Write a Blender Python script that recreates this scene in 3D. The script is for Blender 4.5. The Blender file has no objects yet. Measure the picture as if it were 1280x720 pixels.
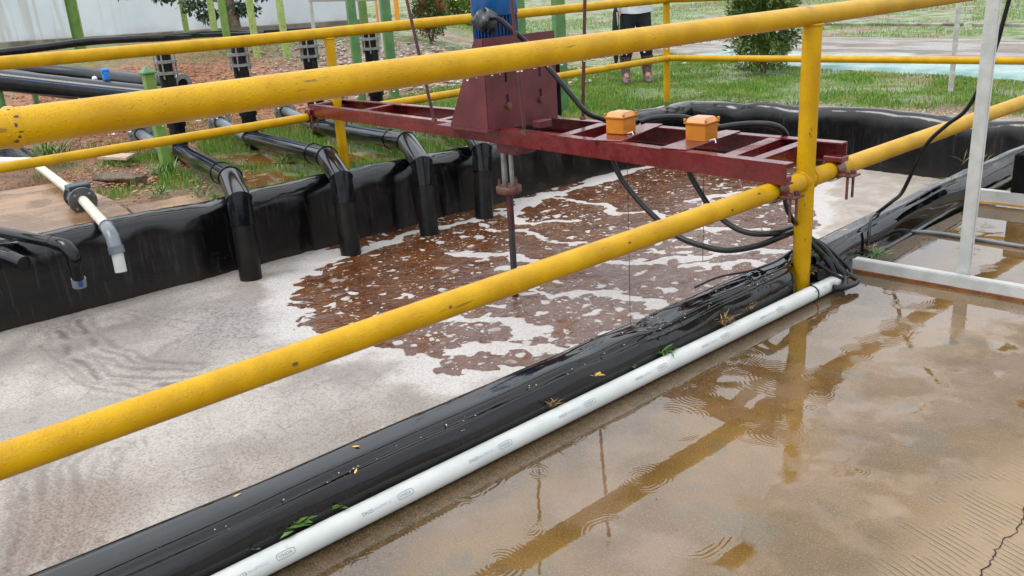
import bpy, math, random
import numpy as np
from mathutils import Vector, Matrix
random.seed(7); RNG = np.random.default_rng(7)
S = bpy.context.scene
COL = S.collection
# ------------------------------------------------------------------ camera
CAM = (1.775, -3.034, 1.247)
PITCH, ROLL, YAW, FPX = 0.33530653, 0.06510752, 0.86073702, 1114.457
def cam_basis():
    cp, sp = math.cos(PITCH), math.sin(PITCH)
    F = Vector((0, cp, -sp)); U = Vector((0, sp, cp)); R = Vector((1, 0, 0))
    Z = Matrix.Rotation(YAW, 3, 'Z')
    F, U, R = Z @ F, Z @ U, Z @ R
    c, s = math.cos(ROLL), math.sin(ROLL)
    return c*R - s*U, s*R + c*U, F
_R, _U, _F = cam_basis()
cd = bpy.data.cameras.new('camera'); cam = bpy.data.objects.new('camera', cd); COL.objects.link(cam)
cd.sensor_width = 36; cd.lens = FPX/1280*36; cd.clip_start = 0.05; cd.clip_end = 2000
M4 = Matrix((( _R.x, _U.x, -_F.x, CAM[0]), (_R.y, _U.y, -_F.y, CAM[1]), (_R.z, _U.z, -_F.z, CAM[2]), (0, 0, 0, 1)))
cam.matrix_world = M4
S.camera = cam
# ------------------------------------------------------------------ world, sun, exposure
W = bpy.data.worlds.new('World'); S.world = W; W.use_nodes = True
nt = W.node_tree; nt.nodes.clear()
wo = nt.nodes.new('ShaderNodeOutputWorld'); bg = nt.nodes.new('ShaderNodeBackground'); sk = nt.nodes.new('ShaderNodeTexSky')
sk.sky_type = 'NISHITA'; sk.sun_disc = False
SUN_EL, SUN_ROT = math.radians(58), math.radians(215)
sk.sun_elevation = SUN_EL; sk.sun_rotation = SUN_ROT
sk.air_density = 1.0; sk.dust_density = 4.0; sk.ozone_density = 1.0
hs = nt.nodes.new('ShaderNodeHueSaturation'); hs.inputs['Saturation'].default_value = 0.25
mxw = nt.nodes.new('ShaderNodeMix'); mxw.data_type = 'RGBA'; mxw.inputs[0].default_value = 0.75
mxw.inputs[7].default_value = (9.3, 9.8, 10.5, 1)          # the white cloud deck
nt.links.new(sk.outputs[0], hs.inputs['Color']); nt.links.new(hs.outputs[0], mxw.inputs[6])
# slow mottling of the cloud deck
tcw = nt.nodes.new('ShaderNodeTexCoord'); nzw = nt.nodes.new('ShaderNodeTexNoise'); nzw.inputs['Scale'].default_value = 2.2; nzw.inputs['Detail'].default_value = 4
mrw = nt.nodes.new('ShaderNodeMapRange'); mrw.inputs[1].default_value = .3; mrw.inputs[2].default_value = .7; mrw.inputs[3].default_value = .78; mrw.inputs[4].default_value = 1.18
mulw = nt.nodes.new('ShaderNodeVectorMath'); mulw.operation = 'SCALE'
nt.links.new(tcw.outputs['Generated'], nzw.inputs['Vector']); nt.links.new(nzw.outputs['Fac'], mrw.inputs[0])
spw = nt.nodes.new('ShaderNodeSeparateXYZ'); nt.links.new(tcw.outputs['Generated'], spw.inputs[0])
mre = nt.nodes.new('ShaderNodeMapRange'); mre.inputs[1].default_value = 0; mre.inputs[2].default_value = 1; mre.inputs[3].default_value = .72; mre.inputs[4].default_value = 1.32
nt.links.new(spw.outputs[2], mre.inputs[0])
mmw = nt.nodes.new('ShaderNodeMath'); mmw.operation = 'MULTIPLY'; nt.links.new(mrw.outputs[0], mmw.inputs[0]); nt.links.new(mre.outputs[0], mmw.inputs[1])
nt.links.new(mxw.outputs[2], mulw.inputs[0]); nt.links.new(mmw.outputs[0], mulw.inputs['Scale'])
nt.links.new(mulw.outputs[0], bg.inputs['Color']); bg.inputs['Strength'].default_value = 0.10
nt.links.new(bg.outputs[0], wo.inputs[0])
sd = bpy.data.lights.new('sun', 'SUN'); sd.energy = 0.6; sd.angle = math.radians(22); sd.color = (1, .96, .9)
so = bpy.data.objects.new('sun', sd); COL.objects.link(so)
sdir = Vector((math.sin(SUN_ROT)*math.cos(SUN_EL), math.cos(SUN_ROT)*math.cos(SUN_EL), math.sin(SUN_EL)))
so.rotation_euler = sdir.to_track_quat('Z', 'Y').to_euler(); so.location = (0, 0, 30)
S.view_settings.view_transform = 'Standard'; S.view_settings.look = 'None'
S.view_settings.exposure = 1.0; S.view_settings.gamma = 1
# ------------------------------------------------------------------ node helper
class NB:
    def __init__(s, name):
        s.m = bpy.data.materials.new(name); s.m.use_nodes = True; s.t = s.m.node_tree; s.t.nodes.clear()
        s.out = s.n('OutputMaterial'); s.p = s.n('BsdfPrincipled'); s.l(s.p.outputs[0], s.out.inputs[0])
        s.pos = s.n('NewGeometry').outputs['Position']
    def n(s, k): return s.t.nodes.new('ShaderNode'+k)
    def l(s, a, b): s.t.links.new(a, b)
    def setin(s, sock, v):
        if isinstance(v, bpy.types.NodeSocket): s.l(v, sock)
        elif v is not None: sock.default_value = v
    def math(s, op, a, b=None, c=None, clamp=False):
        n = s.n('Math'); n.operation = op; n.use_clamp = clamp
        s.setin(n.inputs[0], a); s.setin(n.inputs[1], b); s.setin(n.inputs[2], c); return n.outputs[0]
    def scale(s, v, k):
        n = s.n('VectorMath'); n.operation = 'MULTIPLY'; s.setin(n.inputs[0], v); n.inputs[1].default_value = k; return n.outputs[0]
    def noise(s, scale, detail=4, vec=None, rough=.55, dist=0):
        n = s.n('TexNoise'); n.inputs['Scale'].default_value = scale; n.inputs['Detail'].default_value = detail
        n.inputs['Roughness'].default_value = rough; n.inputs['Distortion'].default_value = dist
        s.l(vec or s.pos, n.inputs['Vector']); return n.outputs['Fac']
    def voro(s, scale, feat='F1', vec=None, out='Distance', rnd=1):
        n = s.n('TexVoronoi'); n.feature = feat; n.inputs['Scale'].default_value = scale; n.inputs['Randomness'].default_value = rnd
        s.l(vec or s.pos, n.inputs['Vector']); return n.outputs[out]
    def rng(s, v, a, b, c=0., d=1., smooth=True):
        n = s.n('MapRange'); n.interpolation_type = 'SMOOTHSTEP' if smooth else 'LINEAR'
        s.setin(n.inputs[0], v)
        for i, q in enumerate((a, b, c, d)): s.setin(n.inputs[i+1], q)
        return n.outputs[0]
    def mix(s, f, a, b):
        n = s.n('Mix'); n.data_type = 'RGBA'; s.setin(n.inputs[0], f)
        for i, q in ((6, a), (7, b)):
            if isinstance(q, tuple) and len(q) == 3: q = q+(1,)
            s.setin(n.inputs[i], q)
        return n.outputs[2]
    def mul(s, a, b):
        n = s.n('Mix'); n.data_type = 'RGBA'; n.blend_type = 'MULTIPLY'; n.inputs[0].default_value = 1
        for i, q in ((6, a), (7, b)):
            if isinstance(q, tuple) and len(q) == 3: q = q+(1,)
            s.setin(n.inputs[i], q)
        return n.outputs[2]
    def attr(s, name):
        n = s.n('Attribute'); n.attribute_name = name; return n
    def sep(s, v=None):
        n = s.n('SeparateXYZ'); s.l(v or s.pos, n.inputs[0]); return n.outputs
    def bump(s, h, strength=.5, dist=.01, normal=None):
        n = s.n('Bump'); n.inputs['Strength'].default_value = strength; n.inputs['Distance'].default_value = dist
        s.setin(n.inputs['Height'], h)
        if normal: s.l(normal, n.inputs['Normal'])
        return n.outputs[0]
    def fin(s, color=None, rough=None, normal=None, metal=None, coat=None, ior=None, spec=None):
        P = s.p.inputs
        if color is not None: s.setin(P['Base Color'], color if not (isinstance(color, tuple) and len(color) == 3) else color+(1,))
        for k, v in (('Roughness', rough), ('Normal', normal), ('Metallic', metal), ('Coat Weight', coat), ('IOR', ior), ('Specular IOR Level', spec)):
            if v is not None: s.setin(P[k], v)
        return s.m
def simple(name, c1, c2, rough=.5, sc=8, bump=.15, bsc=60, metal=0, coat=None, dirt=None, dthr=.62, bd=.004, spec=None):
    b = NB(name); f = b.rng(b.noise(sc, 5), .35, .65)
    col = b.mix(f, c1, c2)
    if dirt: col = b.mix(b.rng(b.noise(sc*3.1, 6), dthr, dthr+.08), col, dirt)
    r = b.math('ADD', rough-.06, b.math('MULTIPLY', b.noise(sc*2, 3), .12))
    return b.fin(col, r, b.bump(b.noise(bsc, 3), bump, bd), metal, coat, spec=spec)
# ------------------------------------------------------------------ paint and plain materials
def yellow_paint(name, drops=True):
    b = NB(name)
    f = b.rng(b.noise(9, 5), .3, .7)
    col = b.mix(f, (.45, .240, .0002), (.56, .315, .0008))
    worn = b.rng(b.noise(22, 6, rough=.7), .63, .75)
    col = b.mix(b.math('MULTIPLY', worn, .45), col, (.42, .20, .02))
    spot = b.rng(b.noise(90, 3, rough=.6), .74, .79)
    spot2 = b.math('MULTIPLY', spot, b.rng(b.noise(6, 3), .45, .6))
    col = b.mix(spot2, col, (.06, .035, .02))
    scr = b.rng(b.noise(14, 5, vec=b.scale(b.pos, (8, .6, 5))), .68, .72)
    col = b.mix(b.math('MULTIPLY', scr, .6), col, (.12, .07, .02))
    v = b.voro(110); dr = b.rng(v, .12, .38, 1, 0)
    sel = b.rng(b.noise(60, 2), .46, .56)
    upz = b.rng(b.sep(b.n('NewGeometry').outputs['Normal'])[2], .05, .55); d2 = b.rng(b.voro(330), .15, .42, 1, 0)
    h = b.math('ADD', b.math('ADD', b.math('MULTIPLY', b.math('MULTIPLY', dr, sel), .7), b.math('MULTIPLY', b.math('MULTIPLY', d2, upz), .8)), b.math('MULTIPLY', b.noise(40, 4), .35))
    nr = b.bump(h, .5 if drops else .3, .003)
    return b.fin(col, b.math('ADD', .30, b.math('MULTIPLY', b.noise(30, 4), .18)), nr, spec=.25)
YEL = yellow_paint('yellow_paint'); 
GREY_CHIP = simple('bare_primer', (.27, .30, .34), (.20, .22, .25), .4)
WELD = simple('weld_rust', (.30, .14, .03), (.12, .06, .02), .5, 60, .6, 200)
def red_paint():
    b = NB('red_oxide_paint')
    col = b.mix(b.rng(b.noise(7, 5), .35, .65), (.095, .005, .006), (.135, .010, .011))
    col = b.mix(b.math('MULTIPLY', b.rng(b.noise(25, 6), .6, .7), .5), col, (.06, .012, .012))
    col = b.mix(b.rng(b.noise(60, 4), .72, .76), col, (.22, .08, .04))
    wet = b.rng(b.noise(20, 3), .4, .6)
    up = b.sep(b.n('NewGeometry').outputs['Normal'])[2]
    v = b.rng(b.voro(160), .1, .4, 1, 0)
    nr = b.bump(b.math('ADD', b.math('MULTIPLY', v, .5), b.noise(55, 3)), .28, .003)
    return b.fin(col, b.math('ADD', .18, b.math('MULTIPLY', wet, .16)), nr, coat=.2)
RED = red_paint()
RED_DULL = simple('dull_red_plate', (.085, .014, .018), (.12, .022, .026), .42, 9, .25, 90, dirt=(.07, .02, .02))
BLUE = simple('blue_enamel', (.008, .09, .28), (.012, .12, .36), .3, 12, .15, 80, coat=.4)
BLUE_D = simple('dark_blue_fins', (.006, .05, .17), (.01, .06, .2), .4, 12)
STEEL = simple('grey_steel', (.22, .22, .21), (.32, .32, .30), .38, 15, .2, 80, metal=.5)
GALV = simple('galvanised_flange', (.17, .175, .17), (.27, .27, .26), .4, 30, .3, 120, metal=.3, dirt=(.10, .08, .06))
RUSTY = simple('rusty_iron', (.16, .06, .035), (.07, .03, .025), .6, 30, .5, 90)
DARKROD = simple('dark_threaded_rod', (.09, .018, .02), (.05, .015, .018), .45, 30, .3, 200)
BLACKP = simple('black_polyethylene', (.004, .005, .006), (.010, .011, .013), .10, 14, .04, 60, bd=.001, spec=.28)
BLACKR = simple('black_rubber_cable', (.006, .006, .007), (.011, .011, .011), .32, 20, .2, 200, spec=.3)
BSTRIPE = simple('blue_pipe_stripe', (.008, .035, .12), (.012, .05, .17), .3)
BLACKBOX = simple('matt_black_plastic', (.004, .004, .004), (.007, .007, .007), .85, 8, spec=.1)
BAG = simple('black_bin_bag', (.02, .025, .028), (.06, .07, .075), .28, 25, .6, 40)
ORANGE = simple('orange_enamel', (.46, .15, .003), (.54, .19, .007), .32, 10, .3, 160, coat=.4, dirt=(.25, .07, .02), dthr=.68)
GREEN = simple('green_paint', (.12, .23, .04), (.17, .29, .06), .42, 10, .2, 60, dirt=(.10, .16, .06))
GREEN_D = simple('dark_green_paint', (.07, .17, .055), (.10, .22, .075), .42, 10, .2, 60, dirt=(.06, .1, .05))
LIME = simple('faded_lime_paint', (.27, .38, .09), (.36, .44, .14), .5, 9, .25, 60, dirt=(.2, .22, .1), dthr=.55)
ORPOST = simple('orange_post_paint', (.75, .30, .02), (.8, .36, .03), .45)
WHITEP = simple('white_painted_steel', (.40, .41, .39), (.48, .48, .46), .42, 14, .25, 90, dirt=(.36, .30, .22), dthr=.66)
PVC = simple('white_pvc', (.50, .515, .49), (.58, .585, .555), .22, 7, .05, 60, dirt=(.38, .38, .32), dthr=.66)
PVCOLD = simple('aged_cream_pvc', (.56, .54, .42), (.66, .64, .52), .35, 14, .15, 60, dirt=(.38, .34, .24), dthr=.6)
INK = simple('grey_ink', (.10, .13, .14), (.2, .22, .23), .5, 90)
INKBLUE = simple('pale_blue_ink', (.20, .30, .36), (.36, .45, .50), .5, 90)
PGREY = simple('dark_grey_pvc', (.10, .11, .13), (.16, .17, .19), .3, 14)
NAVY = simple('navy_cast_valve', (.02, .04, .055), (.035, .06, .08), .35, 14)
DKFL = simple('dark_cast_flange', (.05, .055, .05), (.09, .09, .08), .45, 30, .4, 120)
TEALSIGN = simple('teal_sign_face', (.01, .26, .42), (.02, .32, .48), .35, 4)
WHITE = simple('white_print', (.75, .76, .76), (.8, .8, .8), .5)
CLOTH_B = simple('black_trouser_cloth', (.006, .007, .010), (.012, .013, .018), .85, 30, .5, 30)
CLOTH_W = simple('pale_grey_shirt_cloth', (.50, .52, .55), (.60, .62, .65), .8, 12, .6, 18, bd=.02)
SKIN = simple('skin', (.34, .18, .11), (.40, .22, .14), .5, 10)
HAIR = simple('black_hair', (.01, .008, .007), (.02, .015, .012), .5, 60)
BOOT = simple('muddy_rubber_boot', (.20, .10, .08), (.07, .04, .035), .35, 22, .9, 30, dirt=(.02, .014, .012), dthr=.50, bd=.02)
WOODP = simple('wet_log_bark', (.05, .028, .012), (.11, .07, .03), .5, 30, .9, 45, bd=.012)
PLANK = simple('pale_plank', (.45, .36, .26), (.36, .28, .19), .6, 20)
BARK = simple('trunk_bark', (.13, .09, .06), (.22, .16, .11), .7, 20, .9, 50, bd=.02)
TARP = simple('black_bundle_film', (.01, .012, .013), (.03, .033, .036), .2, 20, .5, 40)
CABINET = simple('brown_grey_cabinet_paint', (.16, .12, .08), (.19, .145, .10), .5, 8)
HYEL = simple('hazard_yellow', (.75, .48, .02), (.8, .52, .03), .4)
STEELPOST = simple('weathered_grey_post', (.34, .34, .30), (.48, .48, .44), .5, 20, .3, 60)
def leafmat(name, c1, c2, c3=None, rough=.45, sc=6):
    b = NB(name); oi = b.attr('shade').outputs['Fac']
    col = b.mix(oi, c1, c2)
    if c3: col = b.mix(b.rng(b.noise(sc, 3), .5, .68), col, c3)
    b.p.inputs['Subsurface Weight'].default_value = 0
    return b.fin(col, rough)
GRASS = leafmat('grass_blades', (.055, .14, .010), (.19, .34, .030), (.26, .30, .07), .5, 2.2)
SHRUBL = leafmat('shrub_leaves', (.025, .06, .012), (.17, .25, .045), None, .3)
HEDGEL = leafmat('hedge_leaves', (.04, .10, .02), (.10, .16, .035), (.30, .10, .03), .45, 5)
TREEL = leafmat('tree_leaves', (.022, .05, .02), (.05, .09, .035), None, .4)
DRYG = leafmat('dry_grass', (.16, .09, .03), (.34, .22, .08), None, .6)
LITTER = leafmat('soil_chips', (.15, .06, .03), (.48, .24, .13), (.24, .14, .09), .6, 5)
CLAY = leafmat('clay_clods', (.18, .06, .022), (.46, .22, .11), (.30, .17, .10), .75, 3)
LEAFY = leafmat('fallen_leaf_yellow', (.55, .26, .04), (.72, .45, .08), None, .4)
SPECK = leafmat('pale_specks', (.40, .28, .14), (.70, .62, .48), None, .5)
# ------------------------------------------------------------------ object helpers
def tag(o, label=None, cat=None, group=None, kind=None):
    if label: o['label'] = label
    if cat: o['category'] = cat
    if group: o['group'] = group
    if kind: o['kind'] = kind
    return o
def thing(name, loc, label, cat, group=None, rz=0):
    o = bpy.data.objects.new(name, None); COL.objects.link(o); o.location = loc; o.rotation_euler = (0, 0, rz)
    o.empty_display_size = .1
    return tag(o, label, cat, group)
class MB:
    """collects verts and faces in WORLD coordinates; build() moves them to the parent's frame"""
    def __init__(s): s.v = []; s.f = []; s.sm = []
    def add(s, v, f, smooth=True):
        k = len(s.v); s.v += [tuple(p) for p in v]; s.f += [tuple(i+k for i in q) for q in f]; s.sm += [smooth]*len(f); return s
    def box(s, c, size, rot=None, bev=0):
        hx, hy, hz = (q/2 for q in size); R = rot or Matrix.Identity(3); c = Vector(c)
        if bev <= 0:
            V = [c + R @ Vector((x*hx, y*hy, z*hz)) for x in (-1, 1) for y in (-1, 1) for z in (-1, 1)]
            return s.add(V, [(0, 1, 3, 2), (4, 6, 7, 5), (0, 4, 5, 1), (2, 3, 7, 6), (0, 2, 6, 4), (1, 5, 7, 3)], False)
        V = []; idx = {}
        for x in (-1, 1):
            for y in (-1, 1):
                for z in (-1, 1):
                    for a in range(3):
                        p = [x*(hx-bev), y*(hy-bev), z*(hz-bev)]; p[a] += (x, y, z)[a]*bev
                        idx[(x, y, z, a)] = len(V); V.append(c + R @ Vector(p))
        F = []
        for a in range(3):
            b_, c_ = (a+1) % 3, (a+2) % 3
            for sg in (-1, 1):
                q = []
                for u, w in ((-1, -1), (1, -1), (1, 1), (-1, 1)):
                    k = [0, 0, 0]; k[a] = sg; k[b_] = u; k[c_] = w; q.append(idx[tuple(k)+(a,)])
                F.append(q if sg > 0 else q[::-1])
            for u in (-1, 1):
                for w in (-1, 1):
                    def K(t, ax): k = [0, 0, 0]; k[a] = t; k[b_] = u; k[c_] = w; return idx[tuple(k)+(ax,)]
                    q = [K(-1, b_), K(1, b_), K(1, c_), K(-1, c_)]; F.append(q if u*w > 0 else q[::-1])
        for x in (-1, 1):
            for y in (-1, 1):
                for z in (-1, 1):
                    q = [idx[(x, y, z, 0)], idx[(x, y, z, 1)], idx[(x, y, z, 2)]]; F.append(q if x*y*z > 0 else q[::-1])
        return s.add(V, F, False)
    def beam(s, a, b, w, h, up=(0, 0, 1), bev=0):
        a, b = Vector(a), Vector(b); d = (b-a); L = d.length; d.normalize(); u = Vector(up)
        x = d; y = u.cross(x).normalized(); z = x.cross(y)
        R = Matrix((x, y, z)).transposed()
        return s.box((a+b)/2, (L, w, h), R, bev)
    def tube(s, pts, r, seg=12, caps=True, smooth=True):
        P = [Vector(p) for p in pts]; n = len(P); rs = r if isinstance(r, (list, tuple)) else [r]*n
        T = []
        for i in range(n):
            t = (P[min(i+1, n-1)]-P[max(i-1, 0)]); T.append(t.normalized())
        ref = Vector((0, 0, 1)) if abs(T[0].z) < .9 else Vector((1, 0, 0))
        u = T[0].cross(ref).normalized(); V = []
        for i in range(n):
            if i:
                u = (u - T[i]*u.dot(T[i])).normalized()
            w = T[i].cross(u)
            k = 1.0
            if 0 < i < n-1:
                c_ = (P[i]-P[i-1]).normalized().dot((P[i+1]-P[i]).normalized()); 
            for j in range(seg):
                a = 2*math.pi*j/seg; V.append(P[i] + (u*math.cos(a)+w*math.sin(a))*rs[i])
        F = [(i*seg+j, i*seg+(j+1) % seg, (i+1)*seg+(j+1) % seg, (i+1)*seg+j) for i in range(n-1) for j in range(seg)]
        F = [f[::-1] for f in F]
        s.add(V, F, smooth)
        if caps:
            s.add([V[j] for j in range(seg)], [tuple(range(seg))], False); s.add([V[(n-1)*seg+j] for j in range(seg)], [tuple(range(seg))[::-1]], False)
        return s
    def mitre(s, pts, r, seg=24):
        P = [Vector(p) for p in pts]; n = len(P); D = [(P[i+1]-P[i]).normalized() for i in range(n-1)]
        u = D[0].cross(Vector((0, 0, 1))).normalized()
        for i in range(n-1):
            d = D[i]; u = (u-d*u.dot(d)).normalized(); w = d.cross(u); V = []
            for k in (i, i+1):
                nn = d if k in (0, n-1) else (D[k-1]+D[k]).normalized()
                for j in range(seg):
                    a = 2*math.pi*j/seg; o = (u*math.cos(a)+w*math.sin(a))*r
                    V.append(P[k]+o-d*(o.dot(nn)/d.dot(nn)))
            s.add(V, [(j, (j+1) % seg, seg+(j+1) % seg, seg+j) for j in range(seg)])
        return s
    def ring(s, c, axis, R_, r, seg=24, sseg=8):
        c = Vector(c); a = Vector(axis).normalized(); u = a.cross(Vector((0, 0, 1)) if abs(a.z) < .9 else Vector((1, 0, 0))).normalized(); w = a.cross(u)
        V = []
        for i in range(seg):
            t = 2*math.pi*i/seg; d = u*math.cos(t)+w*math.sin(t)
            for j in range(sseg):
                q = 2*math.pi*j/sseg; V.append(c + d*(R_+r*math.cos(q)) + a*r*math.sin(q))
        F = [(i*sseg+j, ((i+1) % seg)*sseg+j, ((i+1) % seg)*sseg+(j+1) % sseg, i*sseg+(j+1) % sseg) for i in range(seg) for j in range(sseg)]
        return s.add(V, F)
    def annulus(s, c, axis, R_, ri, th, seg=28):
        c = Vector(c); a = Vector(axis).normalized(); u = a.cross(Vector((0, 0, 1)) if abs(a.z) < .9 else Vector((1, 0, 0))).normalized(); w = a.cross(u)
        V = []
        for i in range(seg):
            t = 2*math.pi*i/seg; d = u*math.cos(t)+w*math.sin(t)
            V += [c+d*R_-a*th/2, c+d*R_+a*th/2, c+d*ri+a*th/2, c+d*ri-a*th/2]
        F = []
        for i in range(seg):
            k, m = i*4, ((i+1) % seg)*4
            for q in range(4): F.append((k+q, m+q, m+(q+1) % 4, k+(q+1) % 4))
        return s.add(V, F, False)
    def ball(s, c, r, su=10, sv=7, sc=(1, 1, 1)):
        c = Vector(c); V = []
        for i in range(sv+1):
            p = math.pi*i/sv
            for j in range(su):
                a = 2*math.pi*j/su; V.append(c+Vector((r*sc[0]*math.sin(p)*math.cos(a), r*sc[1]*math.sin(p)*math.sin(a), r*sc[2]*math.cos(p))))
        F = [(i*su+j, (i+1)*su+j, (i+1)*su+(j+1) % su, i*su+(j+1) % su) for i in range(sv) for j in range(su)]
        return s.add(V, F)
    def prism(s, outline, d):
        """outline: list of 3D points (planar), extruded by vector d"""
        P = [Vector(p) for p in outline]; n = len(P); d = Vector(d); V = P+[p+d for p in P]
        F = [tuple(range(n))[::-1], tuple(range(n, 2*n))]+[(i, (i+1) % n, n+(i+1) % n, n+i) for i in range(n)]
        return s.add(V, F, False)
    def build(s, name, mat, parent=None, kind=None, label=None, fix=True):
        me = bpy.data.meshes.new(name)
        off = Vector((0, 0, 0)); inv = None
        if parent is not None:
            inv = Matrix.Translation(parent.location) @ Matrix.Rotation(parent.rotation_euler[2], 4, 'Z')
            pp = parent.parent
            while pp is not None:
                inv = (Matrix.Translation(pp.location) @ Matrix.Rotation(pp.rotation_euler[2], 4, 'Z')) @ inv; pp = pp.parent
            inv = inv.inverted()
            V = [inv @ Vector(p) for p in s.v]
        else: V = s.v
        me.from_pydata([tuple(v) for v in V], [], s.f); me.polygons.foreach_set('use_smooth', s.sm)
        if fix:
            import bmesh
            bm = bmesh.new(); bm.from_mesh(me); bmesh.ops.recalc_face_normals(bm, faces=bm.faces); bm.to_mesh(me); bm.free()
        me.materials.append(mat); me.update()
        o = bpy.data.objects.new(name, me); COL.objects.link(o)
        if parent is not None: o.parent = parent
        if kind: o['kind'] = kind
        if label: o['label'] = label
        return o
def npmesh(name, V, F, mat, parent=None, smooth=False, attrs=None, kind=None):
    V = np.asarray(V, np.float32); F = np.asarray(F, np.int32)
    if parent is not None: V = V - np.array(parent.location, np.float32)
    me = bpy.data.meshes.new(name); me.vertices.add(len(V)); me.vertices.foreach_set('co', V.ravel())
    k = F.shape[1]; me.loops.add(F.size); me.loops.foreach_set('vertex_index', F.ravel())
    me.polygons.add(len(F)); me.polygons.foreach_set('loop_start', np.arange(0, F.size, k, dtype=np.int32)); me.polygons.foreach_set('loop_total', np.full(len(F), k, np.int32))
    if smooth: me.polygons.foreach_set('use_smooth', np.ones(len(F), bool))
    me.update(calc_edges=True)
    for an, av in (attrs or {}).items():
        if av.ndim == 1: a = me.attributes.new(an, 'FLOAT', 'POINT'); a.data.foreach_set('value', av.astype(np.float32))
        else: a = me.attributes.new(an, 'FLOAT_COLOR', 'POINT'); a.data.foreach_set('color', np.c_[av, np.ones(len(av))].astype(np.float32).ravel())
    me.materials.append(mat)
    o = bpy.data.objects.new(name, me); COL.objects.link(o)
    if parent is not None: o.parent = parent
    if kind: o['kind'] = kind
    return o
def copy_tree(o, parent=None, off=None):
    c = o.copy(); COL.objects.link(c)
    if parent is not None: c.parent = parent
    for ch in list(o.children): copy_tree(ch, c)
    return c
def smooth_path(P, n=8):
    P = [Vector(p) for p in P]; Q = [P[0]*2-P[1]]+P+[P[-1]*2-P[-2]]; out = []
    for i in range(1, len(Q)-2):
        for k in range(n):
            t = k/n; a, b, c, d = Q[i-1:i+3]
            out.append(.5*((2*b)+(-a+c)*t+(2*a-5*b+4*c-d)*t*t+(-a+3*b-3*c+d)*t**3))
    out.append(P[-1]); return out
def sst(a, b, x): t = np.clip((x-a)/(b-a), 0, 1); return t*t*(3-2*t)
# numpy value noise
_tab = np.random.default_rng(3).random((256, 256))
def vn(x, y):
    xi = np.floor(x).astype(int); yi = np.floor(y).astype(int); fx = x-xi; fy = y-yi
    fx = fx*fx*(3-2*fx); fy = fy*fy*(3-2*fy)
    a = _tab[xi & 255, yi & 255]; b = _tab[(xi+1) & 255, yi & 255]; c = _tab[xi & 255, (yi+1) & 255]; d = _tab[(xi+1) & 255, (yi+1) & 255]
    return (a*(1-fx)+b*fx)*(1-fy)+(c*(1-fx)+d*fx)*fy
def fbm(x, y, o=4, g=.5):
    s = 0; a = 1; t = 0
    for k in range(o):
        s = s+a*vn(x*2**k+17.3*k, y*2**k+9.1*k); t += a; a *= g
    return s/t
def inpoly(X, Y, P):
    r = np.zeros(X.shape, bool); n = len(P)
    for i in range(n):
        x1, y1 = P[i]; x2, y2 = P[(i+1) % n]
        if y1 == y2: continue
        c = ((y1 > Y) != (y2 > Y)) & (X < (x2-x1)*(Y-y1)/(y2-y1)+x1); r ^= c
    return r
def dline(X, Y, P, close=False):
    d = np.full(X.shape, 1e9); Q = list(P)+([P[0]] if close else [])
    for (x1, y1), (x2, y2) in zip(Q[:-1], Q[1:]):
        L = (x2-x1)**2+(y2-y1)**2+1e-9; t = np.clip(((X-x1)*(x2-x1)+(Y-y1)*(y2-y1))/L, 0, 1)
        d = np.minimum(d, np.hypot(X-x1-t*(x2-x1), Y-y1-t*(y2-y1)))
    return d
def grid(xs, ys):
    X, Y = np.meshgrid(xs, ys, indexing='ij'); nx, ny = X.shape
    i = np.arange(nx*ny).reshape(nx, ny)
    F = np.stack([i[:-1, :-1], i[1:, :-1], i[1:, 1:], i[:-1, 1:]], -1).reshape(-1, 4)
    return X.ravel(), Y.ravel(), F
# ================================================================== THE SETTING
CX, CY = CAM[0], CAM[1]
def terr(X, Y):
    s = (X-CX)*-.758+(Y-CY)*.652; l = (X-CX)*.652+(Y-CY)*.758
    return .6*sst(8.5, 15, s)*(1-sst(-2.5, 1.5, l))
WATER_Z = -.40
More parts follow.
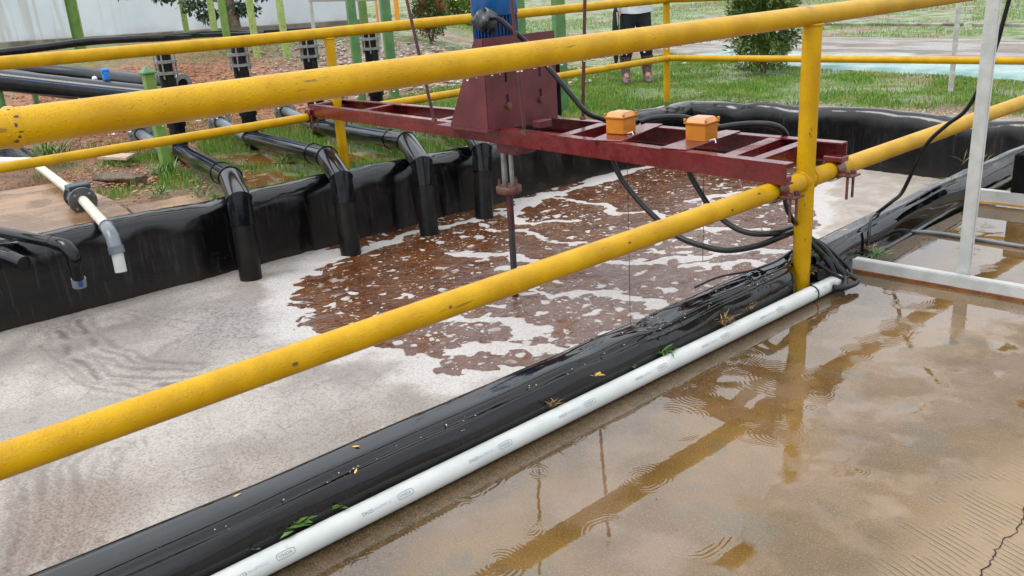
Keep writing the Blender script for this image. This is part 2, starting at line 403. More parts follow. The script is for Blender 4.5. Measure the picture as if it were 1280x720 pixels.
# ---- ground sheet
def ground():
    xs = np.concatenate([[-320, -150, -70, -40], np.arange(-30, -12, .5), np.arange(-12, -7, .12), np.arange(-7, -3.2, .045), np.arange(-3.2, .2, .12), np.arange(.2, 3, .4), [4, 8, 20, 60, 150, 320]])
    ys = np.concatenate([[-320, -150, -60, -25, -14], np.arange(-10, -3, .35), np.arange(-3, 4.6, .05), np.arange(4.6, 9, .09), np.arange(9, 20, .3), [22, 26, 34, 50, 80, 150, 320]])
    X, Y, F = grid(xs, ys)
    Z = terr(X, Y)
    near = (X > -12) & (Y < 9) & (Y > -6)
    n1 = fbm(X*1.3, Y*1.3, 4); n2 = fbm(X*7+40, Y*7, 4)
    Z = Z + np.where(near, (n2-.5)*.05+(n1-.5)*.04-.02, -.01)
    # trench beside the slab on the far bank, and low wet hollows between the outlets
    tr = (1-sst(.10, .30, dline(X, Y, [(-5.75, -1.9), (-5.55, -1.55), (-5.75, -1.22)]))); Z = Z-.22*tr
    pit = (X > -3.72) & (X < .03) & (Y < 3.93) & (Y > -9.5)
    Z = np.where(pit, -.95, Z)
    pad = (X > .0) & (Y > -14) & (Y < 12) & (X < 9)
    Z = np.where(pad & ~pit, -.14, Z)
    # --- what grows or lies where (0..1)
    # grass cover, orange earth, pale sand
    g = np.zeros_like(X)
    far = sst(6, 9, -X+0*Y)
    bank = (X < -3.6) & (Y < 3.95)
    n3 = fbm(X*1.7+5, Y*1.7+11, 4)
    g = np.where(bank, sst(.38, .55, n3+.24*sst(-.3, .6, Y)-.12*sst(.2, -1.4, Y)), sst(.30, .46, fbm(X*.9, Y*.9, 4)))
    sand = (1-sst(.05, .42, np.abs(Y-4.25-.08*X/3)))*sst(-3.2, -2.4, X)*sst(.32, .5, fbm(X*2, Y*2+3, 3)+.12)
    g = g*(1-sand)
    orange = np.exp(-((X+8.6)/2.6)**2-((Y-.9)/1.9)**2)*2.2
    orange = np.clip(orange*sst(.2, .5, n1+.15), 0, 1)
    rubble = np.exp(-((X+8.0)/1.7)**2-((Y-4.0)/1.6)**2)*1.5
    rubble = np.clip(rubble*sst(.25, .55, n1+.15), 0, 1)
    g = np.clip(g*(1-orange)*(1-rubble), 0, 1)
    b = NB('wet_earth')
    at = b.attr('zone').outputs['Color']; z = b.n('SeparateColor'); b.l(at, z.inputs[0])
    base = b.mix(b.rng(b.noise(3, 6), .3, .7), (.20, .11, .06), (.34, .20, .11))
    base = b.mix(b.rng(b.noise(40, 5), .45, .6), base, (.13, .075, .04))
    org = b.mix(b.rng(b.noise(14, 6, rough=.7), .35, .65), (.24, .075, .026), (.42, .19, .09))
    rub = b.mix(b.rng(b.noise(12, 6, rough=.7), .35, .65), (.22, .16, .12), (.52, .40, .31))
    grs = b.mix(b.rng(b.noise(6, 6, rough=.65), .35, .65), (.06, .12, .015), (.17, .23, .04))
    grs = b.mix(b.math('MULTIPLY', b.rng(b.noise(2.3, 5), .5, .66), .7), grs, (.27, .22, .12))
    snd = b.mix(b.rng(b.noise(30, 5), .4, .6), (.42, .32, .22), (.55, .44, .32))
    sn = b.attr('sand').outputs['Fac']
    c = b.mix(z.outputs[1], base, org); c = b.mix(z.outputs[2], c, rub); c = b.mix(z.outputs[0], c, grs); c = b.mix(sn, c, snd)
    m = b.fin(c, b.rng(b.noise(2.5, 4), .42, .6, .22, .8), b.bump(b.math('ADD', b.noise(35, 5), b.noise(140, 3)), .8, .02))
    o = npmesh('ground', np.c_[X, Y, Z], F, m, smooth=True, attrs={'zone': np.c_[g, orange, rubble], 'sand': sand}, kind='structure')
    return g
ground()
# ---- tank water
def water():
    xs = np.arange(-3.75, .02, .017); ys = np.concatenate([np.arange(-9.4, -3.2, .1), np.arange(-3.2, 4.0, .017)])
    X, Y, F = grid(xs, ys)
    O = [(-3.6, -.22), (-3.21, -.36), (-3.04, -.63), (-2.73, -.93), (-2.47, -1.04), (-2.21, -1.13), (-2.04, -1.12), (-1.65, -1.11), (-1.51, -.97), (-1.3, -1.08), (-1.15, -1.0), (-1.02, -.86), (-.9, -.72), (-.7, -.5), (-.4, -.3), (-.1, -.1), (-.1, 1.35), (-1.0, 1.72), (-1.03, 2.01), (-1.45, 2.8), (-1.80, 3.45), (-2.1, 4.1), (-3.8, 4.1)]
    wx = (fbm(X*5, Y*5, 4)-.5)*.34; wy = (fbm(X*5+31, Y*5+7, 4)-.5)*.34
    Xw, Yw = X+wx, Y+wy
    ins = inpoly(Xw, Yw, O); d = dline(Xw, Yw, O, True); sd_ = np.where(ins, -d, d)
    dens = .5+np.clip(sd_/.17, -1, 1)*.5                      # 0 open, 1 covered
    # foam filaments carried by the current
    wall = dline(Xw*1.0, Yw, [(-3.4, -.9), (-3.2, -.36), (-3.18, 0), (-3.2, .3), (-3.17, .7), (-3.15, 1.1), (-3.25, 2.2), (-3.3, 3.8)])
    ringp = [(-2.83+(.36+.07*math.sin(2*a+1)+.05*math.sin(5*a))*math.cos(a), 1.40+(.34+.08*math.sin(3*a))*math.sin(a)) for a in np.linspace(.5, 2*math.pi-.5, 26)]
    ring = dline(X+wx*.9, Y+wy*.9, ringp)
    tail = dline(X+wx*.7, Y+wy*.7, [(-2.5, 1.6), (-2.2, 1.75), (-1.8, 1.6), (-1.4, 1.8)])
    tail2 = dline(X+wx*.7, Y+wy*.7, [(-2.1, .2), (-1.9, .55), (-1.5, .85), (-1.2, 1.3), (-1.0, 1.5)])
    tail3 = dline(X+wx*.7, Y+wy*.7, [(-3.0, .75), (-2.6, .9), (-2.3, .8), (-2.0, 1.0)])
    more = np.minimum.reduce([dline(X+wx*.8, Y+wy*.8, q_) for q_ in ([(-1.95, -.65), (-1.5, -.38), (-1.2, -.32)], [(-1.6, .1), (-1.2, .35), (-.9, .3)], [(-1.3, .9), (-1.0, 1.2), (-.8, 1.15)], [(-2.6, .2), (-2.3, .45), (-2.0, .4)], [(-1.35, -.75), (-1.15, -.5), (-.9, -.45)], [(-2.2, 2.2), (-1.9, 2.7), (-1.9, 3.1)])])
    line = np.maximum.reduce([.95*(1-sst(.0, .075, more)), (1-sst(.02, .085, wall)), (1-sst(.015, .05, ring)), .9*(1-sst(.01, .05, tail)), .9*(1-sst(.01, .06, tail2)), .7*(1-sst(.0, .05, tail3))])
    milky = sst(-2.7, -1.5, X+.35*Y*0+.9*(fbm(X*2.2, Y*2.2+9, 4)-.5))*ins
    # slow swirls in the foam sheet
    r = np.hypot(X+2.0, (Y+1.25)*1.0); ang = np.arctan2(Y+1.25, X+2.0)
    rn = r+(fbm(X*2.5+3, Y*2.5, 4)-.5)*.22
    sw = np.zeros_like(X); hi = np.zeros_like(X)
    for P_, w_, a_ in (([(-3.22, -1.95), (-2.73, -2.02), (-2.36, -2.01), (-2.09, -1.88), (-1.98, -1.71)], .045, .9), ([(-3.05, -2.09), (-2.5, -2.12), (-2.18, -2.07), (-1.94, -1.91), (-1.83, -1.73)], .028, .6), ([(-3.33, -1.82), (-2.72, -1.89), (-2.35, -1.82), (-2.15, -1.67)], .05, .75), ([(-3.17, -1.61), (-2.89, -1.54), (-2.56, -1.41), (-2.32, -1.26)], .05, .4),
                       ([(-1.75, -2.40), (-1.72, -2.52), (-1.42, -2.6), (-1.05, -2.73)], .022, 1.8), ([(-1.70, -2.35), (-1.64, -2.44), (-1.32, -2.52), (-1.0, -2.64)], .06, 1.5), ([(-1.6, -2.2), (-1.48, -2.3), (-1.27, -2.42), (-.91, -2.56)], .045, .8)):
        dd = dline(X+wx*.25, Y+wy*.25, P_); sw = np.maximum(sw, a_*np.exp(-(dd/(w_*1.5))**2)*(.55+.45*np.sin(dd*95+5*fbm(X*4, Y*4, 2)))*sst(.10, .45, fbm(X*9, Y*9, 3)))
    ss_ = 0*X
    for rc, w_, a_ in ((.62, .03, .3), (1.15, .05, .22), (1.45, .07, .25)):
        ss_ = np.maximum(ss_, a_*np.exp(-((rn-rc)/w_)**2))
    sector = np.exp(-((np.angle(np.exp(1j*(ang+2.45))))/.95)**2)
    sw = np.clip(np.maximum(sw, ss_*sector), 0, 1)
    nz = fbm(X*2.4+3, Y*2.4+8, 4)
    grey = np.clip(1.2*np.exp(-((X+2.55)/.55)**2-((Y+1.30)/.42)**2)+.7*np.exp(-((X+1.5)/.35)**2-((Y+1.55)/.35)**2), 0, 1)*sst(.25, .6, nz)
    pale = np.clip(np.exp(-((X+2.2)/.6)**2-((Y+2.35)/.28)**2)+.7*np.exp(-((X+1.75)/.25)**2-((Y+1.95)/.3)**2), 0, 1)*(1-sst(.35, .65, nz)*.6)
    pore = fbm(X*26, Y*26, 3)
    beige = np.clip(1.3*np.exp(-((X+1.30)/.42)**2-((Y+2.50)/.26)**2)*sst(.25, .6, fbm(X*2.2+Y*1.5, Y*3, 3))+.8*np.exp(-((X+1.0)/.3)**2-((Y+1.8)/.5)**2)*sst(.35, .6, fbm(X*3, Y*3+5, 3)), 0, 1)
    H = WATER_Z + .010*sst(.3, .8, dens+.0)*(.5+pore*.8) + .006*(fbm(X*9, Y*9, 3)-.5)
    H = H + .006*line
    # foam piled against the wall
    kind_right = sst(1.0, 2.0, Y)*(1-ins)
    b = NB('froth_covered_effluent')
    D = b.attr('foam').outputs['Fac']; Lf = b.attr('streak').outputs['Fac']; Mk = b.attr('milky').outputs['Fac']; Sw = b.attr('swirl').outputs['Fac']; Rt = b.attr('cream').outputs['Fac']
    warp = b.n('TexNoise'); warp.inputs['Scale'].default_value = 6; warp.inputs['Detail'].default_value = 2; b.l(b.pos, warp.inputs['Vector'])
    wv = b.n('VectorMath'); wv.operation = 'MULTIPLY_ADD'; b.l(warp.outputs['Color'], wv.inputs[0]); wv.inputs[1].default_value = (.12, .12, 0); b.l(b.pos, wv.inputs[2])
    wvo = wv.outputs[0]
    n = b.noise(13, 3, vec=b.scale(wvo, (1, .8, 0)), rough=.42)
    blob = b.noise(9, 3, vec=wvo)
    n2 = b.math('ADD', b.math('MULTIPLY', n, .6), b.math('MULTIPLY', blob, .4))
    thr = b.math('ADD', b.math('ADD', n2, b.math('MULTIPLY', D, .62)), b.math('ADD', b.math('MULTIPLY', Lf, .30), b.math('MULTIPLY', Mk, .03)))
    def blobs(sc_, thr_, rad):
        v = b.n('TexVoronoi'); v.voronoi_dimensions = '2D'; v.inputs['Scale'].default_value = sc_; b.l(wvo, v.inputs['Vector'])
        s_ = b.n('SeparateColor'); b.l(v.outputs['Color'], s_.inputs[0]); r_ = b.math('MULTIPLY', s_.outputs[1], rad)
        return b.math('MULTIPLY', b.rng(b.math('SUBTRACT', v.outputs['Distance'], b.math('ADD', r_, b.math('MULTIPLY', b.math('SUBTRACT', n, .5), .5))), .03, -.03), b.math('GREATER_THAN', s_.outputs[0], thr_))
    clus = b.rng(b.noise(2.2, 3, dist=1.2), .47, .58)
    bl = b.math('MAXIMUM', b.math('MULTIPLY', blobs(9, .55, .36), clus), b.math('MAXIMUM', b.math('MULTIPLY', blobs(24, .66, .34), clus), b.math('MULTIPLY', blobs(50, .80, .30), b.rng(b.noise(2.3, 2), .4, .6))))
    cover = b.math('MAXIMUM', b.rng(thr, .605, .63), b.math('MULTIPLY', bl, .92))
    # froth colour
    fine = b.noise(85, 5, rough=.8); med = b.noise(38, 4, rough=.6); big = b.noise(2.2, 4)
    foam = b.mix(b.rng(big, .38, .62), (.25, .222, .195), (.375, .34, .30))
    fsw = b.math('ADD', fine, b.math('MULTIPLY', Sw, .20))
    foam = b.mix(b.math('MULTIPLY', b.rng(fsw, .49, .60), .62), foam, (.15, .13, .12))
    foam = b.mix(b.math('MULTIPLY', b.rng(med, .50, .66), .5), foam, (.20, .18, .165))
    foam = b.mix(b.math('MULTIPLY', Sw, .9, clamp=True), foam, (.085, .062, .052))
    foam = b.mix(b.math('MULTIPLY', Rt, .8), foam, b.mix(b.rng(b.noise(9, 4), .4, .65), (.30, .255, .21), (.38, .335, .295)))
    pore_ = b.rng(b.voro(120), .05, .22, 1, 0)
    psel = b.math('MULTIPLY', pore_, b.rng(b.noise(7, 3), .48, .62))
    foam = b.mix(b.math('MULTIPLY', psel, .7), foam, (.07, .05, .045))
    # brown liquor
    liq = b.mix(b.rng(b.noise(5, 5, vec=wvo), .35, .65), (.066, .020, .0035), (.112, .038, .008))
    film = b.rng(b.math('ADD', b.noise(7, 5, vec=b.scale(wvo, (1, .7, 0))), b.math('MULTIPLY', Mk, .24)), .58, .74)
    liq = b.mix(b.math('MULTIPLY', film, .55), liq, (.15, .105, .095))  # milky sky reflection and thin froth mixed in as pinkish-grey colour
    bub = b.rng(b.voro(70, vec=wvo), .02, .12, 1, 0); liq = b.mix(b.math('MULTIPLY', bub, b.rng(b.noise(11, 2), .52, .6)), liq, (.30, .27, .25))
    foam = b.mix(b.math('MULTIPLY', b.attr('beige').outputs['Fac'], .75), foam, b.mix(b.rng(fine, .45, .6), (.26, .205, .165), (.13, .095, .075)))
    foam = b.mix(b.math('MULTIPLY', b.attr('greyed').outputs['Fac'], .60), foam, b.mix(b.rng(b.noise(60, 4, rough=.75), .46, .58), (.27, .255, .245), (.105, .092, .086)))
    foam = b.mix(b.math('MULTIPLY', b.attr('pale').outputs['Fac'], .65), foam, b.mix(b.rng(fine, .5, .62), (.46, .425, .38), (.33, .30, .265)))
    ve = b.voro(7, 'DISTANCE_TO_EDGE', vec=wvo); vl = b.math('MULTIPLY', b.rng(ve, .0, .035, 1, 0), b.rng(b.noise(3, 3), .46, .62))
    foam = b.mix(b.math('MULTIPLY', vl, .45), foam, (.14, .11, .095))
    rim = b.math('MULTIPLY', b.rng(D, .98, .5), b.math('SUBTRACT', 1, Rt)); foam = b.mix(b.math('MULTIPLY', rim, .75), foam, b.mix(b.rng(fine, .45, .6), (.50, .475, .455), (.36, .33, .31)))
    col = b.mix(cover, liq, foam)
    rip = b.noise(22, 3, vec=b.scale(wvo, (1, .75, 0))); rip2 = b.noise(55, 2, vec=wvo)
    hw = b.math('ADD', b.math('MULTIPLY', rip, 1.0), b.math('MULTIPLY', rip2, .35))
    nw = b.bump(hw, .55, .02)
    nf = b.bump(b.math('ADD', b.math('MULTIPLY', fine, .6), b.math('ADD', b.math('MULTIPLY', med, 1.0), b.math('MULTIPLY', cover, 1.2))), .6, .006)
    nm = b.n('Mix'); nm.data_type = 'VECTOR'; b.l(cover, nm.inputs[0]); b.l(nw, nm.inputs[4]); b.l(nf, nm.inputs[5])
    m = b.fin(col, b.rng(cover, 0, 1, .06, .75, False), nm.outputs[1], ior=1.33)
    o = npmesh('tank_water', np.c_[X, Y, H], F, m, smooth=True, attrs={'foam': dens, 'streak': line, 'milky': milky, 'swirl': sw, 'beige': beige, 'greyed': grey, 'pale': pale, 'cream': kind_right}, kind='structure')
water()
# ---- the near concrete pad, with its film of rain water
def pad():
    xs = np.concatenate([np.arange(.0, 1.6, .05), [2, 3, 5, 9]]); ys = np.concatenate([[-9, -6], np.arange(-4, 4.5, .05), [5, 6]])
    b = NB('rain_wet_concrete')
    x, y, z = b.sep()
    big = b.noise(1.5, 4); mid = b.noise(6, 5)
    wet = b.rng(b.math('ADD', b.math('MULTIPLY', big, .7), b.math('MULTIPLY', mid, .3)), .40, .50)
    # the pad falls towards its pond edge, where the water stands deeper
    edge = b.rng(x, .95, .35)
    dry = b.math('MULTIPLY', b.rng(x, .98, 1.16), b.rng(y, -.55, -.85))
    damp = b.rng(b.math('ADD', b.math('SUBTRACT', x, b.math('MULTIPLY', b.math('ABSOLUTE', b.math('ADD', y, .55)), .22)), b.math('MULTIPLY', b.math('SUBTRACT', mid, .5), .5)), .50, .70)
    puddle = b.math('MULTIPLY', b.math('SUBTRACT', 1, b.math('MULTIPLY', damp, b.rng(mid, .36, .52)), clamp=True), b.math('SUBTRACT', 1, dry))
    puddle = b.math('MAXIMUM', puddle, b.math('MULTIPLY', b.rng(y, .30, .45), wet))
    col = b.mix(b.rng(b.noise(2.2, 6), .35, .65), (.090, .049, .0135), (.160, .090, .028))
    col = b.mix(b.math('MULTIPLY', b.rng(b.noise(3.1, 5), .48, .62), .65), col, (.185, .118, .070))
    col = b.mix(b.math('MULTIPLY', b.rng(b.noise(4.3, 5, vec=b.scale(b.pos, (1, 1, 2.1))), .55, .68), .6), col, (.075, .068, .042))
    edge_shade = b.rng(b.math('ADD', x, b.math('MULTIPLY', b.math('SUBTRACT', mid, .5), .25)), .36, .12)
    col = b.mix(b.math('MULTIPLY', edge_shade, .8), col, b.mix(b.rng(b.noise(40, 5), .4, .6), (.035, .022, .008), (.075, .045, .018)))  # shade and reflection of bund and pipe painted as a dark strip
    grain = b.noise(190, 4, rough=.7); g2 = b.noise(90, 4, rough=.8)
    col = b.mix(b.math('MULTIPLY', b.rng(grain, .52, .64), .45), col, (.28, .19, .11))  # sparkle of the wet grain painted in as brighter flecks
    col = b.mix(b.math('MULTIPLY', b.rng(b.noise(200, 3), .58, .68), .55), col, (.06, .04, .025))
    col = b.mix(b.math('MULTIPLY', dry, .6), col, (.30, .20, .10))
    # raking grooves scored into the corner slab
    gv = b.math('ADD', b.math('ADD', b.math('MULTIPLY', y, 1), b.math('MULTIPLY', x, .28)), b.math('MULTIPLY', b.noise(7, 4), .014))
    saw = b.math('FRACT', b.math('MULTIPLY', gv, 58)); groove = b.rng(b.math('ABSOLUTE', b.math('SUBTRACT', saw, .5)), .08, .22)
    gm = b.math('MULTIPLY', b.rng(b.math('ADD', x, b.math('MULTIPLY', mid, .15)), 1.07, 1.16), b.math('MULTIPLY', b.rng(y, -.72, -.95), b.rng(b.noise(11, 5), .40, .60)))
    ginv = b.math('MULTIPLY', b.math('SUBTRACT', 1, groove), gm)
    # drop rings on the standing water
    rw = b.n('TexNoise'); rw.inputs['Scale'].default_value = 9; b.l(b.pos, rw.inputs['Vector']); rv = b.n('VectorMath'); rv.operation = 'MULTIPLY_ADD'; b.l(rw.outputs['Color'], rv.inputs[0]); rv.inputs[1].default_value = (.035, .035, 0); b.l(b.pos, rv.inputs[2]); rwp = rv.outputs[0]
    brk = b.rng(b.noise(13, 3), .38, .62, .15, 1)
    def rings(scale, k, w, amp, seed):
        v = b.n('TexVoronoi'); v.feature = 'F1'; v.distance = 'EUCLIDEAN'; v.voronoi_dimensions = '2D'; v.inputs['Scale'].default_value = scale; v.inputs['Randomness'].default_value = 1
        off = b.n('VectorMath'); off.operation = 'ADD'; b.l(rwp, off.inputs[0]); off.inputs[1].default_value = (seed, seed*1.7, 0); b.l(off.outputs[0], v.inputs['Vector'])
        dist = b.math('DIVIDE', v.outputs['Distance'], scale)
        sc = b.n('SeparateColor'); b.l(v.outputs['Color'], sc.inputs[0])
        r0 = b.math('MULTIPLY', sc.outputs[0], .34/scale); age = b.rng(sc.outputs[1], .35, .5)
        e = b.math('DIVIDE', b.math('SUBTRACT', dist, r0), w)
        env = b.math('POWER', 2.718, b.math('MULTIPLY', b.math('MULTIPLY', e, e), -1))
        rim = b.rng(dist, .40/scale, .30/scale)
        return b.math('MULTIPLY', b.math('MULTIPLY', b.math('MULTIPLY', b.math('SINE', b.math('MULTIPLY', dist, k)), env), rim), b.math('MULTIPLY', age, amp))
    R1 = rings(3.2, 520, .022, 1.3, 3.3); R2 = rings(5.1, 620, .016, .8, 11.2); R3 = rings(2.1, 430, .045, .9, 7.9); R4 = rings(3.9, 560, .030, .45, 1.7)
    soft = b.math('MULTIPLY', b.noise(16, 2), .6)
    hp = b.math('ADD', b.math('MULTIPLY', b.math('ADD', b.math('ADD', R1, R2), b.math('ADD', R3, R4)), brk), soft)
    nP = b.bump(hp, .026, .010)
    hd = b.math('SUBTRACT', b.math('ADD', b.math('MULTIPLY', grain, .8), g2), b.math('MULTIPLY', ginv, 1.6))
    nD = b.bump(hd, .6, .0045)
    nm = b.n('Mix'); nm.data_type = 'VECTOR'; b.l(puddle, nm.inputs[0]); b.l(nD, nm.inputs[4]); b.l(nP, nm.inputs[5])
    col = b.mix(b.math('MULTIPLY', ginv, .6), col, (.09, .055, .02))
    rough = b.math('ADD', b.rng(puddle, 0, 1, .16, .02, False), b.math('MULTIPLY', dry, .2))
    m = b.fin(col, rough, nm.outputs[1], ior=1.70)
    X, Y, F = grid(xs, ys)
    npmesh('concrete_pad', np.c_[X, Y, np.zeros_like(X)], F, m, smooth=True, kind='structure')
    # crack painted as a thin dark strip just above the slab, no real gap
    cr = MB(); P = [(1.185, -.93), (1.19, -1.01), (1.205, -1.06), (1.208, -1.10), (1.20, -1.15), (1.203, -1.20), (1.212, -1.235), (1.21, -1.29), (1.222, -1.36), (1.215, -1.45), (1.23, -1.6)]
    rr = random.Random(4); Q = []
    for (x1, y1), (x2, y2) in zip(P[:-1], P[1:]):
        for k in range(5):
            t = k/5; Q.append((x1+(x2-x1)*t+rr.uniform(-.004, .004), y1+(y2-y1)*t))
    V = []; 
    for (x_, y_) in Q:
        w_ = rr.uniform(.0008, .002); V += [(x_-w_, y_, .0012), (x_+w_, y_, .0012)]
    cr.add(V, [(2*i, 2*i+1, 2*i+3, 2*i+2) for i in range(len(Q)-1)], False)
    cr.build('pad_crack', simple('crack_dark', (.012, .008, .005), (.02, .012, .008), .9), kind='structure', fix=False)
pad()
# ---- wet road, lawn edging beyond
def road():
    b = NB('wet_road')
    at = b.attr('teal').outputs['Fac']
    c = b.mix(b.rng(b.noise(1.2, 5), .35, .65), (.10, .075, .05), (.17, .125, .085))
    t = b.mix(b.rng(b.noise(3, 5), .35, .65), (.12, .24, .215), (.24, .34, .31))
    c = b.mix(at, c, t)
    m = b.fin(c, b.rng(b.noise(1.6, 4, vec=b.scale(b.pos, (.6, 1.6, 1))), .38, .58, .12, .5), b.bump(b.noise(40, 4), .5, .01), ior=1.36)
    near = [(-7.6, 8.3), (-5.69, 7.39), (-3.85, 6.82), (-2.34, 6.62), (-1.48, 6.40), (2, 5.6), (8, 4.4)]
    farp = [(-9.6, 10.9), (-7.8, 10.75), (-6.16, 10.75), (-4.5, 10.65), (-2.99, 10.45), (1.5, 9.9), (9, 8.9)]
    N = 60; V = []; T = []
    def samp(P, t): 
        k = min(int(t*(len(P)-1)), len(P)-2); u = t*(len(P)-1)-k; return P[k][0]*(1-u)+P[k+1][0]*u, P[k][1]*(1-u)+P[k+1][1]*u
    M_ = 16
    for i in range(N+1):
        a = samp(near, i/N); c_ = samp(farp, i/N)
        for j in range(M_+1):
            u = j/M_; x_ = a[0]*(1-u)+c_[0]*u; y_ = a[1]*(1-u)+c_[1]*u; V.append((x_, y_, .012 if j else -.12))
            T.append(1.0 if (u < .40+.04*math.sin(x_*3) and x_ > -6.4) else 0.0)
    idx = np.arange((N+1)*(M_+1)).reshape(N+1, M_+1)
    F = np.stack([idx[:-1, :-1], idx[1:, :-1], idx[1:, 1:], idx[:-1, 1:]], -1).reshape(-1, 4)
    npmesh('road', V, F, m, attrs={'teal': np.array(T)}, kind='structure')
    k = MB(); k.beam((-8.4, 13.55, .01), (-4.9, 13.15, .01), .12, .05, bev=.01); k.beam((-4.7, 13.12, .01), (2, 12.2, .01), .12, .05, bev=.01)
    k.build('kerb', simple('kerb_concrete', (.10, .09, .08), (.30, .28, .25), .6, 3), kind='structure')
road()
# ================================================================== LINER
def liner_mat():
    b = NB('black_pond_liner')
    f = b.noise(10, 5); col = b.mix(f, (.0012, .0014, .0017), (.003, .0033, .0036))
    x, y, z = b.sep()
    gn = b.sep(b.n('NewGeometry').outputs['Normal'])[2]
    farb = b.math('MAXIMUM', b.rng(x, -.4, -.9), b.rng(y, 3.0, 3.4))
    steep = b.math('MULTIPLY', b.rng(b.math('ABSOLUTE', gn), .55, .2), farb)
    # pale drip stains that run down the upright faces
    st = b.noise(42, 3, vec=b.scale(b.pos, (1, 1, .05)), rough=.6)
    stain = b.math('MULTIPLY', b.rng(st, .54, .64), b.math('MULTIPLY', steep, b.rng(b.noise(2.5, 3), .35, .6, .3, 1)))
    col = b.mix(b.math('MULTIPLY', stain, .32), col, (.045, .042, .040))
    low = b.math('MULTIPLY', b.rng(b.math('ADD', z, b.math('MULTIPLY', st, .14)), -.20, -.33), steep)
    col = b.mix(b.math('MULTIPLY', low, .5), col, (.018, .012, .008))
    dust = b.math('MULTIPLY', b.rng(b.noise(230, 3), .70, .76), b.rng(b.noise(5, 2), .5, .6)); col = b.mix(b.math('MULTIPLY', dust, .6), col, (.3, .24, .15))
    wr = b.noise(5, 4, vec=b.scale(b.pos, (3.2, .6, 3)), dist=.6); wr2 = b.noise(24, 3, vec=b.scale(b.pos, (1, .45, 1)))
    fl = b.noise(60, 4, vec=b.scale(b.pos, (1, 1, .06)))
    h = b.math('ADD', b.math('MULTIPLY', wr, 1.0), b.math('ADD', b.math('MULTIPLY', wr2, .22), b.math('MULTIPLY', b.math('MULTIPLY', fl, steep), .25)))
    drop = b.rng(b.voro(190), .1, .35, 1, 0); dsel = b.rng(b.noise(9, 3), .56, .64)
    n1 = b.bump(h, .09, .012); n2 = b.bump(b.math('MULTIPLY', drop, dsel), .5, .0016, n1)
    rough = b.math('ADD', b.rng(b.noise(3.5, 3), .35, .65, .03, .075), b.math('ADD', b.math('MULTIPLY', steep, .10), b.math('MULTIPLY', farb, .07)))
    return b.fin(col, rough, n2, ior=1.5, spec=.48)
LINER = liner_mat()
liner = thing('pond_liner', (0, 0, 0), 'shiny black plastic liner rolled over the edges of the froth tank', 'pond liner')
